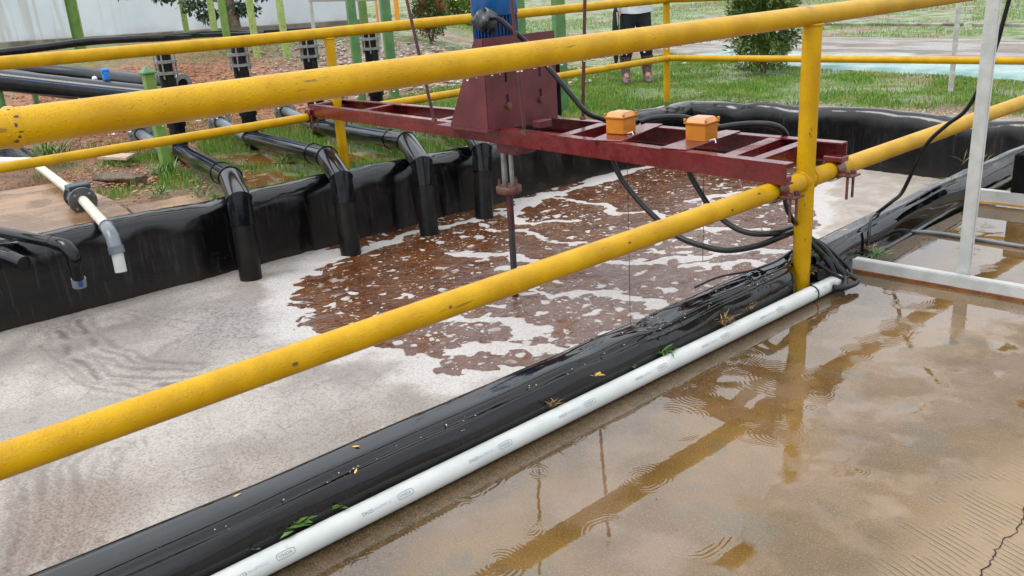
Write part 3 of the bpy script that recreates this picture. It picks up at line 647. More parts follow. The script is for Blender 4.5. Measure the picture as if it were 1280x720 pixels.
def near_bund():
    ys = np.concatenate([np.arange(-6, -3, .06), np.arange(-3, 4.2, .0125)])
    xi = np.interp(ys, [-6, -2.8, -2.3, -.1, .5, 1, 2, 2.7, 4.3], [-.125, -.122, -.100, -.094, -.120, -.133, -.15, -.155, -.16])
    xo = np.interp(ys, [-6, -.4, .1, .45, .9, 1.3, 2.3, 4.3], [.060, .057, .035, .002, -.025, -.048, -.078, -.088])-.062*np.exp(-((ys-.03)/.10)**2)
    n = 60; t = np.linspace(0, 1, n)
    V = np.zeros((len(ys), n, 3))
    for i, y in enumerate(ys):
        o_, q_, z0 = xo[i], xi[i], .139
        kx = [o_+.022, o_+.006, o_+.002, o_-.004, o_-.020, o_*.62+q_*.38, o_*.3+q_*.7, q_+.016, q_+.001, q_-.006, q_-.012, q_-.05]
        kz = [.003, .008, .050, .090, z0-.014, z0+.002, z0+.004, z0-.006, z0-.026, z0-.07, z0-.2, -.56]
        kt = np.linspace(0, 1, len(kx))
        V[i, :, 0] = np.interp(t, kt, kx); V[i, :, 2] = np.interp(t, kt, kz); V[i, :, 1] = y
    # smooth the profile
    for _ in range(3): V[:, 1:-1] = (V[:, :-2]+2*V[:, 1:-1]+V[:, 2:])/4
    X, Y, Z = V[..., 0], V[..., 1], V[..., 2]
    T_ = np.broadcast_to(t, X.shape)
    top = np.exp(-((T_-.47)/.20)**2); side = np.exp(-((T_-.30)/.14)**2)
    warp = fbm(Y*1.2, T_*2+3, 3)
    # one long crease on the outer shoulder, and a fainter one near the inner edge
    c1 = T_-(.375+.030*(fbm(Y*1.1, Y*0+3, 3)-.5)*2); c2 = T_-(.63+.03*(fbm(Y*1.5+8, Y*0, 2)-.5)*2)
    dz = -.0075*np.exp(-(c1/.016)**2)+.0035*np.exp(-((c1-.04)/.03)**2)-.0015*np.exp(-(c2/.014)**2)*sst(-2.3, -1.5, Y)
    c3 = T_-(.47+.05*(fbm(Y*1.3+4, Y*0+7, 2)-.5)*2); dz = dz-.002*np.exp(-(c3/.012)**2)*sst(-1.6, -1.1, Y)
    rough_ = sst(-1.9, -1.2, Y)*(1-.75*sst(-.75, -.35, Y))
    dz = dz+top*(.016*(fbm(Y*1.6+2, T_*2.2, 2)-.5)+rough_*.003*(fbm(T_*9+warp*2.5, Y*5, 3)-.5))
    ly = -.89+(T_-.45)*.20; sd_ = Y-ly
    for k in range(5): dz = dz+top*.0040*np.exp(-((sd_-.017*(k-2))/.0055)**2)
    dz = dz-.010*top*np.exp(-(sd_/.06)**2)
    puck = np.sin((sd_*17+T_*15)+fbm(Y*2.5, T_*4, 2)*5)*np.exp(-(np.abs(sd_+.05)/.42)**1.5)
    dz = dz+.0048*top*puck
    dz = dz+.0035*top*np.sin(Y*11+T_*9+4*fbm(Y*1.7, T_*3, 2))*sst(-.5, .3, Y)
    ly2 = -.33+(T_-.45)*.1
    for k in range(2): dz = dz+top*.003*np.exp(-((Y-ly2-.06*k)/.005)**2)
    for yy_, sl in ((.62, .5), (1.25, -.4), (1.7, .6)):
        dz = dz+top*.003*np.exp(-((Y-yy_-(T_-.45)*sl)/.008)**2)
    Z = Z+dz; X = X+.5*dz*side+.005*(fbm(Y*2.3, T_*3+40, 3)-.5)
    X = X+.003*np.sin(Y*7+3*fbm(Y*2, T_*2, 2))*np.exp(-((T_-.25)/.12)**2)
    idx = np.arange(X.size).reshape(X.shape)
    F = np.stack([idx[:-1, :-1], idx[1:, :-1], idx[1:, 1:], idx[:-1, 1:]], -1).reshape(-1, 4)
    npmesh('near_bank_sheet', np.stack([X, Y, Z], -1).reshape(-1, 3), F, LINER, liner, True)
near_bund()
def far_sheet():
    # from the left along the far bank, round the corner and along the end bank
    path = [(-3.60, -6), (-3.58, -2.6), (-3.57, -1.7), (-3.55, -1), (-3.54, -.5), (-3.55, 0), (-3.52, .4), (-3.54, .85), (-3.50, 1.2), (-3.50, 2.2), (-3.47, 3.0), (-3.45, 3.60), (-3.43, 3.77), (-3.30, 3.80), (-2.6, 3.83), (-1.9, 3.86), (-1.2, 3.86), (-.5, 3.84), (.1, 3.80)]
    P = smooth_path([(x, y, 0) for x, y in path], 40)
    P = [p for p in P if p.y > -5.9]
    pts = np.array([[p.x, p.y] for p in P]); dlt = np.gradient(pts, axis=0); dlt /= np.linalg.norm(dlt, axis=1)[:, None]
    inn = np.c_[dlt[:, 1], -dlt[:, 0]]                 # towards the water
    s = np.concatenate([[0], np.cumsum(np.linalg.norm(np.diff(pts, axis=0), axis=1))])
    # (inward offset, z)
    ko = [-.24, -.20, -.13, -.06, .01, .06, .085, .095, .10, .105, .125, .15]; kz = [-.10, .005, .035, .055, .058, .035, .0, -.04, -.10, -.2, -.4, -.6]
    n = 44; t = np.linspace(0, 1, n); kt = np.linspace(0, 1, len(ko))
    off = np.interp(t, kt, ko); zz = np.interp(t, kt, kz)
    for _ in range(2): off[1:-1] = (off[:-2]+2*off[1:-1]+off[2:])/4; zz[1:-1] = (zz[:-2]+2*zz[1:-1]+zz[2:])/4
    Sg, T_ = np.meshgrid(s, t, indexing='ij')
    top = np.exp(-((T_-.36)/.22)**2)
    swell = (fbm(Sg*1.8, T_*.8, 3)-.5)*.07
    endm = sst(9.2, 9.8, Sg)
    scal = endm*.03*np.abs(np.sin(Sg*2.6))              # scalloped hang of the end sheet
    Z = zz[None, :]+top*(swell+.012*(fbm(Sg*6, T_*7, 3)-.5)) + scal*np.exp(-((T_-.45)/.15)**2)
    ripple = .012*np.sin(Sg*16+3*fbm(Sg*1.5, T_, 2))*sst(.45, .8, T_)*(1-.5*endm)*(fbm(Sg*2, T_*0+5, 2))
    O_ = off[None, :]+top*.8*swell+ripple+.010*(fbm(Sg*7, T_*3, 3)-.5)
    X = pts[:, 0][:, None]+inn[:, 0][:, None]*O_; Y = pts[:, 1][:, None]+inn[:, 1][:, None]*O_
    idx = np.arange(X.size).reshape(X.shape)
    F = np.stack([idx[:-1, :-1], idx[:-1, 1:], idx[1:, 1:], idx[1:, :-1]], -1).reshape(-1, 4)
    npmesh('far_bank_sheet', np.stack([X, Y, Z], -1).reshape(-1, 3), F, LINER, liner, True)
far_sheet()
# ================================================================== FAR SLAB
def far_slab():
    b = NB('wet_slab_concrete')
    c = b.mix(b.rng(b.noise(3, 6), .35, .65), (.20, .11, .055), (.30, .18, .10))
    c = b.mix(b.math('MULTIPLY', b.rng(b.noise(5, 5, vec=b.scale(b.pos, (3, .7, 1))), .5, .62), .7), c, (.20, .11, .055))
    m = b.fin(c, b.rng(b.noise(3, 4), .4, .6, .12, .5), b.bump(b.noise(60, 4), .3, .006))
    s = MB(); s.prism([(-3.70, -4.5, .0), (-3.70, -1.75, .0), (-3.74, -1.30, .0), (-4.25, -1.24, .0), (-5.25, -1.22, .0), (-5.32, -1.7, .0), (-5.35, -4.5, .0)], (0, 0, .035))
    s.build('concrete_slab', m, kind='structure')
    s = MB(); s.prism([(-3.70, -1.28, -.02), (-3.72, -.85, -.02), (-4.02, -.80, -.02), (-4.05, -1.22, -.02)], (0, 0, .035)); s.build('concrete_slab', m, kind='structure')
far_slab()
# puddles of rain on the far bank
def puddles():
    b = NB('ochre_puddle_water'); m = b.fin(b.mix(b.noise(3), (.11, .05, .012), (.17, .085, .025)), .03, b.bump(b.noise(30, 2), .03, .01), ior=1.33)
    for cx, cy, rx, ry, z in ((-4.12, -.25, .36, .26, -.006), (-4.9, .10, .40, .2, -.006), (-4.2, .62, .26, .16, -.008), (-4.9, -.85, .26, .14, -.006)):
        rr = random.Random(int(cx*100)); V = [(cx, cy, z)]
        n = 26
        ph = rr.random()*6
        for i in range(n):
            a = 2*math.pi*i/n; k = 1+.22*math.sin(2*a+ph)+.12*math.sin(5*a+ph*2)
            V.append((cx+rx*k*math.cos(a), cy+ry*k*math.sin(a), z))
        q = MB(); q.add(V, [(0, i+1, (i+1) % n+1) for i in range(n)], True); q.build('rain_puddle', m, kind='structure', fix=False)
puddles()
# ================================================================== RAILINGS
chip_later = []
def weld(c, axis, R_, parent, r=.006):
    MB().ring(c, axis, R_, r, 20, 6).build('weld_bead', YEL, parent)
nr = thing('pipe_railing', (0, 0, 0), 'thick yellow pipe railing in front, beaded with rain, standing on the wet pad', 'railing')
topn = MB().tube([(0, y, 1.05) for y in np.linspace(-6.5, 4.4, 40)], .0345, 28).build('top_rail', YEL, nr)
midn = MB().tube([(0, y, .447+.004*y*(y > 0)*1.2) for y in np.linspace(-6.5, 4.4, 40)], .0345, 28).build('mid_rail', YEL, nr)
for yy in (-4.3, 0, 4.3):
    p = MB().tube([(0, yy, -.01), (0, yy, .5), (0, yy, 1.022)], .0345, 28).build('post', YEL, nr)
    MB().ring((0, yy, 1.018), (0, 0, 1), .036, .005, 24, 6).build('weld_bead', YEL, p)
    for s_ in (-1, 1): MB().ring((0, yy+s_*.035, .447), (0, 1, 0), .036, .004, 24, 6).build('weld_bead', YEL, p)
MB().tube([(0, -2.655, 1.05), (0, -2.650, 1.05), (0, -2.640, 1.05), (0, -2.635, 1.05)], [.0345, .0378, .0378, .0345], 28, False).build('weld_bead', YEL, nr)
for k_, (dy_, an_) in enumerate([(-.004, .5), (.003, .9), (-.002, 1.25), (.004, 1.6), (.0, 1.9), (-.006, 2.2)]): chip_later.append((-2.645+dy_, an_, k_))
MB().tube([(0, -.62, .447), (0, -.617, .447), (0, -.609, .447), (0, -.606, .447)], [.0345, .0365, .0365, .0345], 28, False).build('weld_bead', YEL, nr)
def chip(c, ax, r, w, l, ang0, parent, mat, seed):
    """a flake of missing paint lying on the pipe: a curved ragged patch"""
    rr = random.Random(seed); V = []; n = 16
    V.append((ang0, 0))
    for i in range(n):
        a = 2*math.pi*i/n; k = rr.uniform(.7, 1.15); V.append((ang0+w*k*math.cos(a), l*k*math.sin(a)))
    P = []
    for an, s_ in V:
        if ax == 'y': P.append((c[0]+r*math.sin(an), c[1]+s_, c[2]+r*math.cos(an)))
        else: P.append((c[0]+r*math.sin(an), c[1]-r*math.cos(an), c[2]+s_))
    MB().add(P, [(0, i+1, (i+1) % n+1) for i in range(n)], True).build('paint_chip', mat, parent, fix=False)
for yy_, an_, k_ in chip_later: chip((0, yy_, 1.05), 'y', .0382, .04+.03*(k_ % 3), .003+.0015*(k_ % 2), an_+.12*math.sin(k_*7), nr, RUSTY, 60+k_)
chip((0, -.045, 1.05), 'y', .0355, .38, .016, .35, nr, GREY_CHIP, 3)
chip((0, -1.00, 1.05), 'y', .0352, .14, .016, -.1, nr, GREY_CHIP, 5)
for k, (yy, an) in enumerate([(-1.75, 1.35), (-.52, 1.6), (-1.05, 1.25), (-2.2, 1.5), (-.35, .9)]): chip((0, yy, .447), 'y', .0350, .10+.05*(k % 2), .006+.004*k/4, an, nr, RUSTY, 20+k)
for k, (zz, an) in enumerate([(.63, .75), (.645, .95), (.62, .9), (.36, .6), (.22, .8)]): chip((0, 0, zz), 'z', .0352, .07, .005, an, nr, RUSTY, 40+k)
def droplets():
    V = []; F = []; rr = random.Random(5)
    q = MB()
    def drop(c, r, sz): q.ball(c, r, 7, 5, (1, 1, sz))
    for k in range(150):
        y = rr.uniform(-2.8, 3.0); r = rr.uniform(.0016, .0036); drop((rr.uniform(-.006, .006), y, 1.05-.0345-r*.6), r, rr.uniform(1.1, 1.7))
    for k in range(240):
        y = rr.uniform(-2.75, 1.2); a = rr.uniform(.0, 2.7); r = rr.uniform(.0008, .0019)
        drop((.0345*math.sin(a), y, 1.05+.0345*math.cos(a)), r, 1)
    for k in range(140):
        y = rr.uniform(-2.75, 2.5); a = rr.uniform(.2, 2.9); r = rr.uniform(.0008, .0018)
        drop((.0345*math.sin(a), y, .447+.0345*math.cos(a)), r, 1)
    b = NB('rain_drop'); b.p.inputs['Transmission Weight'].default_value = 1.0
    m = b.fin((.95, .97, 1), .02, ior=1.33)
    q.build('water_droplets', m, nr, kind='stuff', fix=False)
droplets()
fr = thing('pipe_railing', (-3.8, 0, 0), 'slimmer yellow pipe railing along the far bank, turning the corner behind the tank', 'railing')
MB().tube([(-3.8, y, .962+.01*max(0, -y-.5)) for y in np.linspace(-6, 3.92, 30)], .037, 20).build('top_rail', YEL, fr)
MB().tube([(-3.8, y, .42) for y in np.linspace(-6, 3.92, 30)], .029, 20).build('mid_rail', YEL, fr)
MB().tube([(-3.8, 3.93, .962), (-1.9, 4.2, .962), (0, 4.45, .962)], .037, 20).build('end_top_rail', YEL, fr)
MB().tube([(-3.8, 3.93, .42), (-1.9, 4.2, .42), (0, 4.45, .42)], .029, 20).build('end_mid_rail', YEL, fr)
for (xx, yy, r) in ((-3.8, -3.9, .034), (-3.78, .24, .034), (-3.83, 3.93, .032), (0, 4.45, .032)):
    p = MB().tube([(xx, yy, -.05), (xx, yy, .5), (xx, yy, .93)], r, 20).build('post', YEL, fr)
    MB().ring((xx, yy, .925), (0, 0, 1), r+.002, .005, 20, 6).build('weld_bead', YEL, p)
# ================================================================== SURFACE AERATOR
ae = thing('surface_aerator', (-1.64, -.02, .5), 'dark red steel aerator frame spanning the tank with a blue upright motor', 'aerator')
A, Bp, Cp, Dp = Vector((.07, -.25, .56)), Vector((-3.80, .03, .505)), Vector((.035, .235, .56)), Vector((-3.84, .325, .505))
def frame_at(t, u):   # t 0 near .. 1 far, u 0 front .. 1 rear
    return (A.lerp(Bp, t)).lerp(Cp.lerp(Dp, t), u)
def cbeam(a, b, side, name, h=.078, fl=.042):
    """channel section: web plus top and bottom flanges"""
    a, b = Vector(a), Vector(b); d = (b-a).normalized(); y = Vector((0, 0, 1)).cross(d).normalized()*side
    q = MB()
    q.beam(a+Vector((0, 0, -h/2)), b+Vector((0, 0, -h/2)), .006, h)
    q.beam(a+y*(fl/2+.003)+Vector((0, 0, -.003)), b+y*(fl/2+.003)+Vector((0, 0, -.003)), fl, .006)
    q.beam(a+y*(fl/2+.003)+Vector((0, 0, -h+.003)), b+y*(fl/2+.003)+Vector((0, 0, -h+.003)), fl, .006)
    return q.build(name, RED, ae)
cbeam(A, Bp, -1, 'long_beam'); cbeam(Cp, Dp, 1, 'long_beam')
def tX(x): return (A.x-x)/(A.x-Bp.x)
def cross(x0, x1, w, name, mat=RED, drop=.0, rear_dx=0.0, plate=False):
    f = frame_at(tX(x0), .01); r_ = frame_at(tX(x1), .99); q = MB()
    z = Vector((0, 0, -drop))
    q.beam(f+z+Vector((0, 0, .0035 if plate else -.0045)), r_+z+Vector((0, 0, .0035 if plate else -.0045)), w, .006, bev=.0015)
    if not plate:
        d = (r_-f).normalized(); y = Vector((0, 0, 1)).cross(d).normalized()
        q.beam(f+z-y*(w/2-.003)+Vector((0, 0, -.042)), r_+z-y*(w/2-.003)+Vector((0, 0, -.042)), .006, .066)
    return q.build(name, mat, ae)
cross(-3.76, -3.80, .05, 'cross_member'); cross(-3.10, -3.12, .05, 'cross_member'); cross(-2.21, -2.22, .05, 'cross_member')
cross(-1.17, -1.20, .06, 'cross_member'); cross(-.86, -.95, .15, 'mounting_plate', plate=True); cross(-.47, -.49, .12, 'mounting_plate', plate=True)
cross(-.21, -.23, .055, 'cross_member'); cross(-.085, -.085, .045, 'cross_member')
# motor tower: an upright slotted plate with triangular side gussets
PX = -1.63
def slot_plate():
    y0, y1, z0, z1 = -.19, .285, .535, .975; th = .010
    holes = []
    for yc in (-.055, .172):
        for zc in (.665, .79, .905):
            holes.append((yc-.009, yc+.009, zc-.035, zc+.03))
    ycs = sorted({y0, y1} | {h[0] for h in holes} | {h[1] for h in holes}); zcs = sorted({z0, z1} | {h[2] for h in holes} | {h[3] for h in holes})
    q = MB()
    for a, b_ in zip(ycs[:-1], ycs[1:]):
        for c, d in zip(zcs[:-1], zcs[1:]):
            my, mz = (a+b_)/2, (c+d)/2
            if any(h[0] < my < h[1] and h[2] < mz < h[3] for h in holes): continue
            q.add([(PX, a, c), (PX, b_, c), (PX, b_, d), (PX, a, d)], [(0, 1, 2, 3)], False)
            q.add([(PX-th, a, c), (PX-th, b_, c), (PX-th, b_, d), (PX-th, a, d)], [(3, 2, 1, 0)], False)
    for h in holes:
        a, b_, c, d = h
        for (p, r_) in (((a, c), (b_, c)), ((b_, c), (b_, d)), ((b_, d), (a, d)), ((a, d), (a, c))):
            q.add([(PX, p[0], p[1]), (PX, r_[0], r_[1]), (PX-th, r_[0], r_[1]), (PX-th, p[0], p[1])], [(0, 1, 2, 3)], False)
    for (p, r_) in (((y0, z0), (y1, z0)), ((y1, z0), (y1, z1)), ((y1, z1), (y0, z1)), ((y0, z1), (y0, z0))):
        q.add([(PX, p[0], p[1]), (PX, r_[0], r_[1]), (PX-th, r_[0], r_[1]), (PX-th, p[0], p[1])], [(0, 1, 2, 3)], False)
    o = q.build('slotted_plate', RED_DULL, ae)
    for yc in (-.055, .172):
        for zc in (.640,):
            MB().tube([(PX+.001, yc, zc), (PX+.016, yc, zc)], .017, 6, smooth=False).build('slot_bolt', RUSTY, ae)
    return o
slot_plate()
for yy in (-.195, .285):
    MB().prism([(PX-.002, yy, .537), (PX-.002, yy, .972), (PX-.06, yy, .972), (PX-.30, yy, .545), (PX-.30, yy, .537)], (0, .008, 0)).build('side_gusset', RED_DULL, ae)
MB().box((PX-.20, .05, .531), (.42, .52, .010)).build('base_plate', RED_DULL, ae)
q = MB(); q.box((-1.45, .005, .555), (.05, .09, .035), bev=.003); q.build('rod_foot', RED_DULL, ae)
# motor
MXc, MYc = -1.79, .033
mo = MB().tube([(MXc, MYc, 1.068), (MXc, MYc, 1.075), (MXc, MYc, 1.33), (MXc, MYc, 1.36)], [.108, .118, .118, .095], 36).build('motor_cowl', BLUE, ae)
q = MB(); q.tube([(MXc, MYc, .72), (MXc, MYc, 1.07)], .098, 32)
for k in range(36):
    a = 2*math.pi*k/36; c, s_ = math.cos(a), math.sin(a)
    q.box((MXc+.104*c, MYc+.104*s_, .895), (.022, .0045, .345), Matrix.Rotation(a, 3, 'Z'))
q.build('motor_fins', BLUE_D, ae)
MB().tube([(MXc, MYc, .545), (MXc, MYc, .56), (MXc, MYc, .70), (MXc, MYc, .735)], [.155, .155, .15, .12], 32).build('motor_flange', BLUE, ae)
q = MB(); rr = random.Random(2)
for i in range(9):
    for j in range(14): pass
bag = MB(); su, sv = 22, 16; V = []
for i in range(sv+1):
    p = math.pi*i/sv
    for j in range(su):
        a = 2*math.pi*j/su
        k = 1+.13*math.sin(5*a+3*p)+.10*math.sin(9*a-4*p)+.05*math.sin(17*a+7*p)
        V.append((-1.70+.060*k*math.sin(p)*math.cos(a), -.105+.062*k*math.sin(p)*math.sin(a), 1.055+.050*(1+.2*math.sin(3*a))*math.cos(p)))
bag.add(V, [(i*su+j, (i+1)*su+j, (i+1)*su+(j+1) % su, i*su+(j+1) % su) for i in range(sv) for j in range(su)])
bag.build('wrapped_terminal_box', BAG, ae)
# drive under the frame
q = MB(); q.box((-1.615, -.03, .44), (.15, .14, .075), bev=.004); q.build('bearing_housing', RED_DULL, ae)
MB().tube([(-1.535, -.09, .44), (-1.52, -.09, .44)], .020, 8, smooth=False).build('housing_bolt', RUSTY, ae)
SX, SY = -1.64, -.075
MB().tube([(SX-.028, SY, .23), (SX-.028, SY, .42)], .015, 14).build('shaft_sleeve', STEEL, ae)
MB().tube([(SX+.016, SY+.012, .23), (SX+.014, SY+.012, .42)], .012, 14).build('shaft_sleeve', STEEL, ae)
co = MB().tube([(SX, SY, .195), (SX, SY, .20), (SX, SY, .228), (SX, SY, .233)], [.06, .066, .066, .06], 28).build('coupling_disc', RUSTY, ae)
for k in range(5):
    a = 2*math.pi*k/5+.3; MB().tube([(SX+.048*math.cos(a), SY+.048*math.sin(a), .21), (SX+.048*math.cos(a), SY+.048*math.sin(a), .268)], .006, 8).build('stud', RUSTY, co)
MB().tube([(SX, SY, .20), (SX, SY, .0)], .0185, 16).build('drive_shaft', DARKROD, ae)
MB().tube([(SX, SY, .0), (SX-.075, SY+.06, -.55)], .0175, 16).build('lower_shaft', simple('dull_shaft', (.035, .035, .033), (.06, .055, .05), .5), ae)
# threaded lifting rods
def rod(a, b): 
    MB().tube([a, b], .0085, 8).build('lifting_rod', DARKROD, ae)
    MB().tube([Vector(a)-Vector((0, 0, .0)), Vector(a)+Vector((0, 0, .018))], .016, 6, smooth=False).build('rod_nut', RUSTY, ae)
rod((-2.13, -.15, .535), (-2.38, -.20, 1.9)); rod((-1.32, -.235, .55), (-1.36, -.27, 1.9)); rod((-1.36, .20, .55), (-1.30, .24, 1.9))
# clamps on the near rail
def clamp(x, y, z, r, ty):
    q = MB(); V = []
    q.tube([(x, y-.028, z), (x, y+.028, z)], r+.009, 24, False)
    q.build('pipe_clamp', RED, ae)
    q = MB(); q.box((x+.01, y, z+.047), (.08, .056, .022), bev=.003); q.build('clamp_pad', RED, ae)
    q = MB(); q.box((x+r+.035, y, z-.012), (.062, .070, .007), bev=.001); q.build('clamp_ear', RED_DULL, ae)
    for dy in (-.022, .022):
        bq = MB(); bq.tube([(x+r+.042, y+dy, z-.105), (x+r+.042, y+dy, z+.004)], .0055, 8); bq.tube([(x+r+.042, y+dy, z-.008), (x+r+.042, y+dy, z+.004)], .011, 6, smooth=False); bq.build('clamp_bolt', RUSTY, ae)
clamp(0, -.205, .447, .0345, 1); clamp(0, .20, .450, .0345, 1)
for y in (.03, .30):
    q = MB(); q.tube([(-3.8, y-.03, .42), (-3.8, y+.03, .42)], .038, 18, False); q.box((-3.79, y, .46), (.07, .05, .03), bev=.003); q.build('pipe_clamp', RED, ae)
    for dy in (-.02, .02): MB().tube([(-3.75, y+dy, .33), (-3.75, y+dy, .44)], .0055, 8).build('clamp_bolt', RUSTY, ae)
# ---- junction boxes
def jbox(c, rz, label):
    t = thing('junction_box', c, label, 'junction box', 'orange junction boxes on the aerator frame', rz)
    R = Matrix.Rotation(rz, 3, 'Z'); c = Vector(c)
    q = MB(); q.box(c+Vector((0, 0, .036)), (.098, .098, .070), R, .004); q.build('box_body', ORANGE, t)
    q = MB(); V = []
    for z_, h in ((.0715, .053), (.078, .054), (.081, .051), (.097, .037)):
        for sx, sy in ((-1, -1), (1, -1), (1, 1), (-1, 1)): V.append(c+R @ Vector((sx*h, sy*h, z_)))
    F = [(0, 3, 2, 1), (12, 13, 14, 15)]
    for k in range(3):
        for j in range(4): F.append((k*4+j, k*4+(j+1) % 4, (k+1)*4+(j+1) % 4, (k+1)*4+j))
    q.add(V, F, False); lid = q.build('box_lid', ORANGE, t)
    for sx, sy in ((-1, -1), (1, -1), (1, 1), (-1, 1)):
        MB().tube([c+R @ Vector((sx*.05, sy*.05, .083)), c+R @ Vector((sx*.05, sy*.05, .092))], .006, 8).build('lid_screw', ORANGE, lid)
    MB().tube([c+R @ Vector((.03, .054, .04)), c+R @ Vector((.03, .085, .04))], .017, 12).build('cable_gland', BLACKR, t)
    MB().tube([c+R @ Vector((.05, -.02, .004)), c+R @ Vector((.075, -.02, .012)), c+R @ Vector((.08, -.02, -.004))], .003, 6).build('earth_wire', WHITE, t)
    return t
jbox((-.925, -.005, .552), .12, 'orange junction box nearer the motor, second from the yellow post')
jbox((-.50, .02, .554), .10, 'orange junction box closest to the yellow post on the red frame')
# ================================================================== CABLES
def cable(pts, r, label, name='cable', cat='cable', n=8, mat=BLACKR, group=None):
    P = smooth_path(pts, n); q = MB().tube(P, r, 10); o = q.build(name, mat); return tag(o, label, cat, group)
cable([(-1.70, -.125, 1.046), (-1.62, -.105, 1.066), (-1.55, -.069, 1.004), (-1.5, -.016, .936), (-1.35, -.008, .808), (-1.25, .019, .697), (-1.18, .051, .614), (-1.13, .13, .57), (-1.05, .19, .50)], .0125, 'black hose-like cable slanting down from the motor to the red frame', 'power_cable')
cable([(-.88, .075, .592), (-.84, .11, .605), (-.77, .16, .61), (-.71, .21, .60), (-.68, .26, .565), (-.68, .29, .50)], .0135, 'short black cable arching from the box nearer the motor over the back beam', 'power_cable')
cable([(-.468, .10, .594), (-.43, .14, .60), (-.36, .19, .605), (-.29, .22, .60), (-.26, .265, .565), (-.26, .29, .49)], .0135, 'short black cable arching from the box closest to the post over the back beam', 'power_cable')
cable([(-.90, -.10, .50), (-.865, -.12, .437), (-.82, -.12, .37), (-.72, -.12, .283), (-.597, -.12, .205), (-.502, -.12, .16), (-.378, -.12, .144), (-.26, -.12, .148), (-.129, -.11, .189), (-.042, -.08, .235), (-.05, .06, .222), (.0, .075, .19), (.036, .12, .14), (.09, .115, .085), (.114, .127, .045), (.15, .06, .03), (.13, .02, .03)], .0125, 'black cable hanging in the deepest loop under the red frame', 'power_cable')
cable([(-.48, -.10, .50), (-.453, -.12, .445), (-.413, -.12, .387), (-.34, -.12, .307), (-.243, -.12, .252), (-.149, -.12, .238), (-.06, -.10, .250), (-.07, .05, .235), (-.02, .06, .20), (.03, .075, .15), (.075, .085, .10), (.10, .09, .05), (.08, .13, .03)], .0115, 'black cable hanging in the shallower loop under the red frame', 'power_cable')
cable([(-.03, -.06, .47), (-.021, -.10, .397), (-.012, -.10, .355), (.0, -.07, .30), (-.04, .05, .24), (.02, .05, .18), (.06, .09, .12), (.11, .15, .055), (.16, .15, .03), (.155, .05, .03), (.10, .03, .035)], .0095, 'thin black cable dropping beside the yellow post into the coil', 'power_cable')
cable([(-.10, .09, .20), (-.02, .16, .16), (.05, .19, .10), (.11, .19, .05), (.12, .10, .05), (.05, .04, .11)], .007, 'slim grey-black wire looped over the cables at the post foot', 'wire')
cable([(-.14, -.50, .12), (-.09, -.42, .150), (-.04, -.28, .150), (-.03, -.12, .150), (-.05, .05, .16)], .004, 'thin wire lying across the shiny black bund', 'wire')
cable([(-.07, .74, .145), (-.01, .75, .205), (.009, .8, .241), (.059, .8, .372), (.102, .8, .47), (.178, .8, .554), (.243, .8, .615), (.296, .8, .733), (.335, .8, .88), (.352, .8, .986), (.40, .8, 1.3)], .0085, 'black cable curving up from the bund behind the white post', 'power_cable')
cable([(-.06, .74, .145), (-.05, .66, .150), (-.02, .58, .142), (.005, .53, .09), (.015, .50, .02)], .006, 'dark wire trailing down the side of the bund', 'wire')
for (x, y, z0, z1, lab) in ((-.668, -.26, .48, -.40, 'thin line hanging from the red frame, farther from the post'), (-.279, -.262, .48, .13, 'thin line hanging from the red frame, nearer the post')):
    cable([(x, y, z0), (x+.002, y, (z0+z1)/2), (x, y, z1)], .0013, lab, 'hanging_cord', 'cord', 4)
cable([(-.30, .0, .42), (-.24, -.02, .33), (-.20, -.0, .25), (-.15, .0, .16)], .0018, 'pale slack twine between the cable loops', 'twine', 'cord', 6, PLANK)
# ================================================================== WHITE PVC PIPE WITH PRINT
PR = .0285; PXp = .092
pv = thing('drain_pipe', (PXp, 0, .03), 'long white plastic pipe with grey print lying along the pad edge', 'pipe')
py = np.linspace(-4.5, .125, 60)
def ppos(y): return Vector((PXp+.008*math.sin(y*1.1+.4), y, PR+.002))
MB().tube([ppos(y) for y in py]+[ppos(.128)], [PR]*60+[PR*.96], 32, False).build('pipe_barrel', PVC, pv)
MB().tube([ppos(.126), ppos(.105), ppos(.08)], PR*.88, 24, False).build('pipe_bore', PGREY, pv, fix=False)
MB().annulus(ppos(.128), (0, 1, 0), PR*.985, PR*.87, .003, 32).build('pipe_rim', PVC, pv)
MB().annulus(ppos(-.075), (0, 1, 0), PR+.0025, PR-.002, .006, 30).build('tie_band', BLACKR, pv)
def pipe_text(txt, y0, size, a0, mat, name='printed_marking', adv=None):
    cu = bpy.data.curves.new('txt', 'FONT'); cu.body = txt; cu.size = size; cu.space_character = 1.1
    ob = bpy.data.objects.new('txt', cu); COL.objects.link(ob)
    me = bpy.data.meshes.new_from_object(ob.evaluated_get(bpy.context.evaluated_depsgraph_get()))
    COL.objects.unlink(ob); bpy.data.objects.remove(ob)
    w = max((v.co.x for v in me.vertices), default=0)
    n = len(me.vertices)
    for v in me.vertices:
        c = ppos(y0+v.co.x); a = a0-v.co.y/PR; rr_ = PR+.0006
        v.co = (c.x+rr_*math.sin(a)-pv.location.x, c.y-pv.location.y, c.z+rr_*math.cos(a)-pv.location.z)
    me.materials.clear(); me.materials.append(mat)
    o = bpy.data.objects.new(name, me); COL.objects.link(o); o.parent = pv
    return w
A0 = 1.02
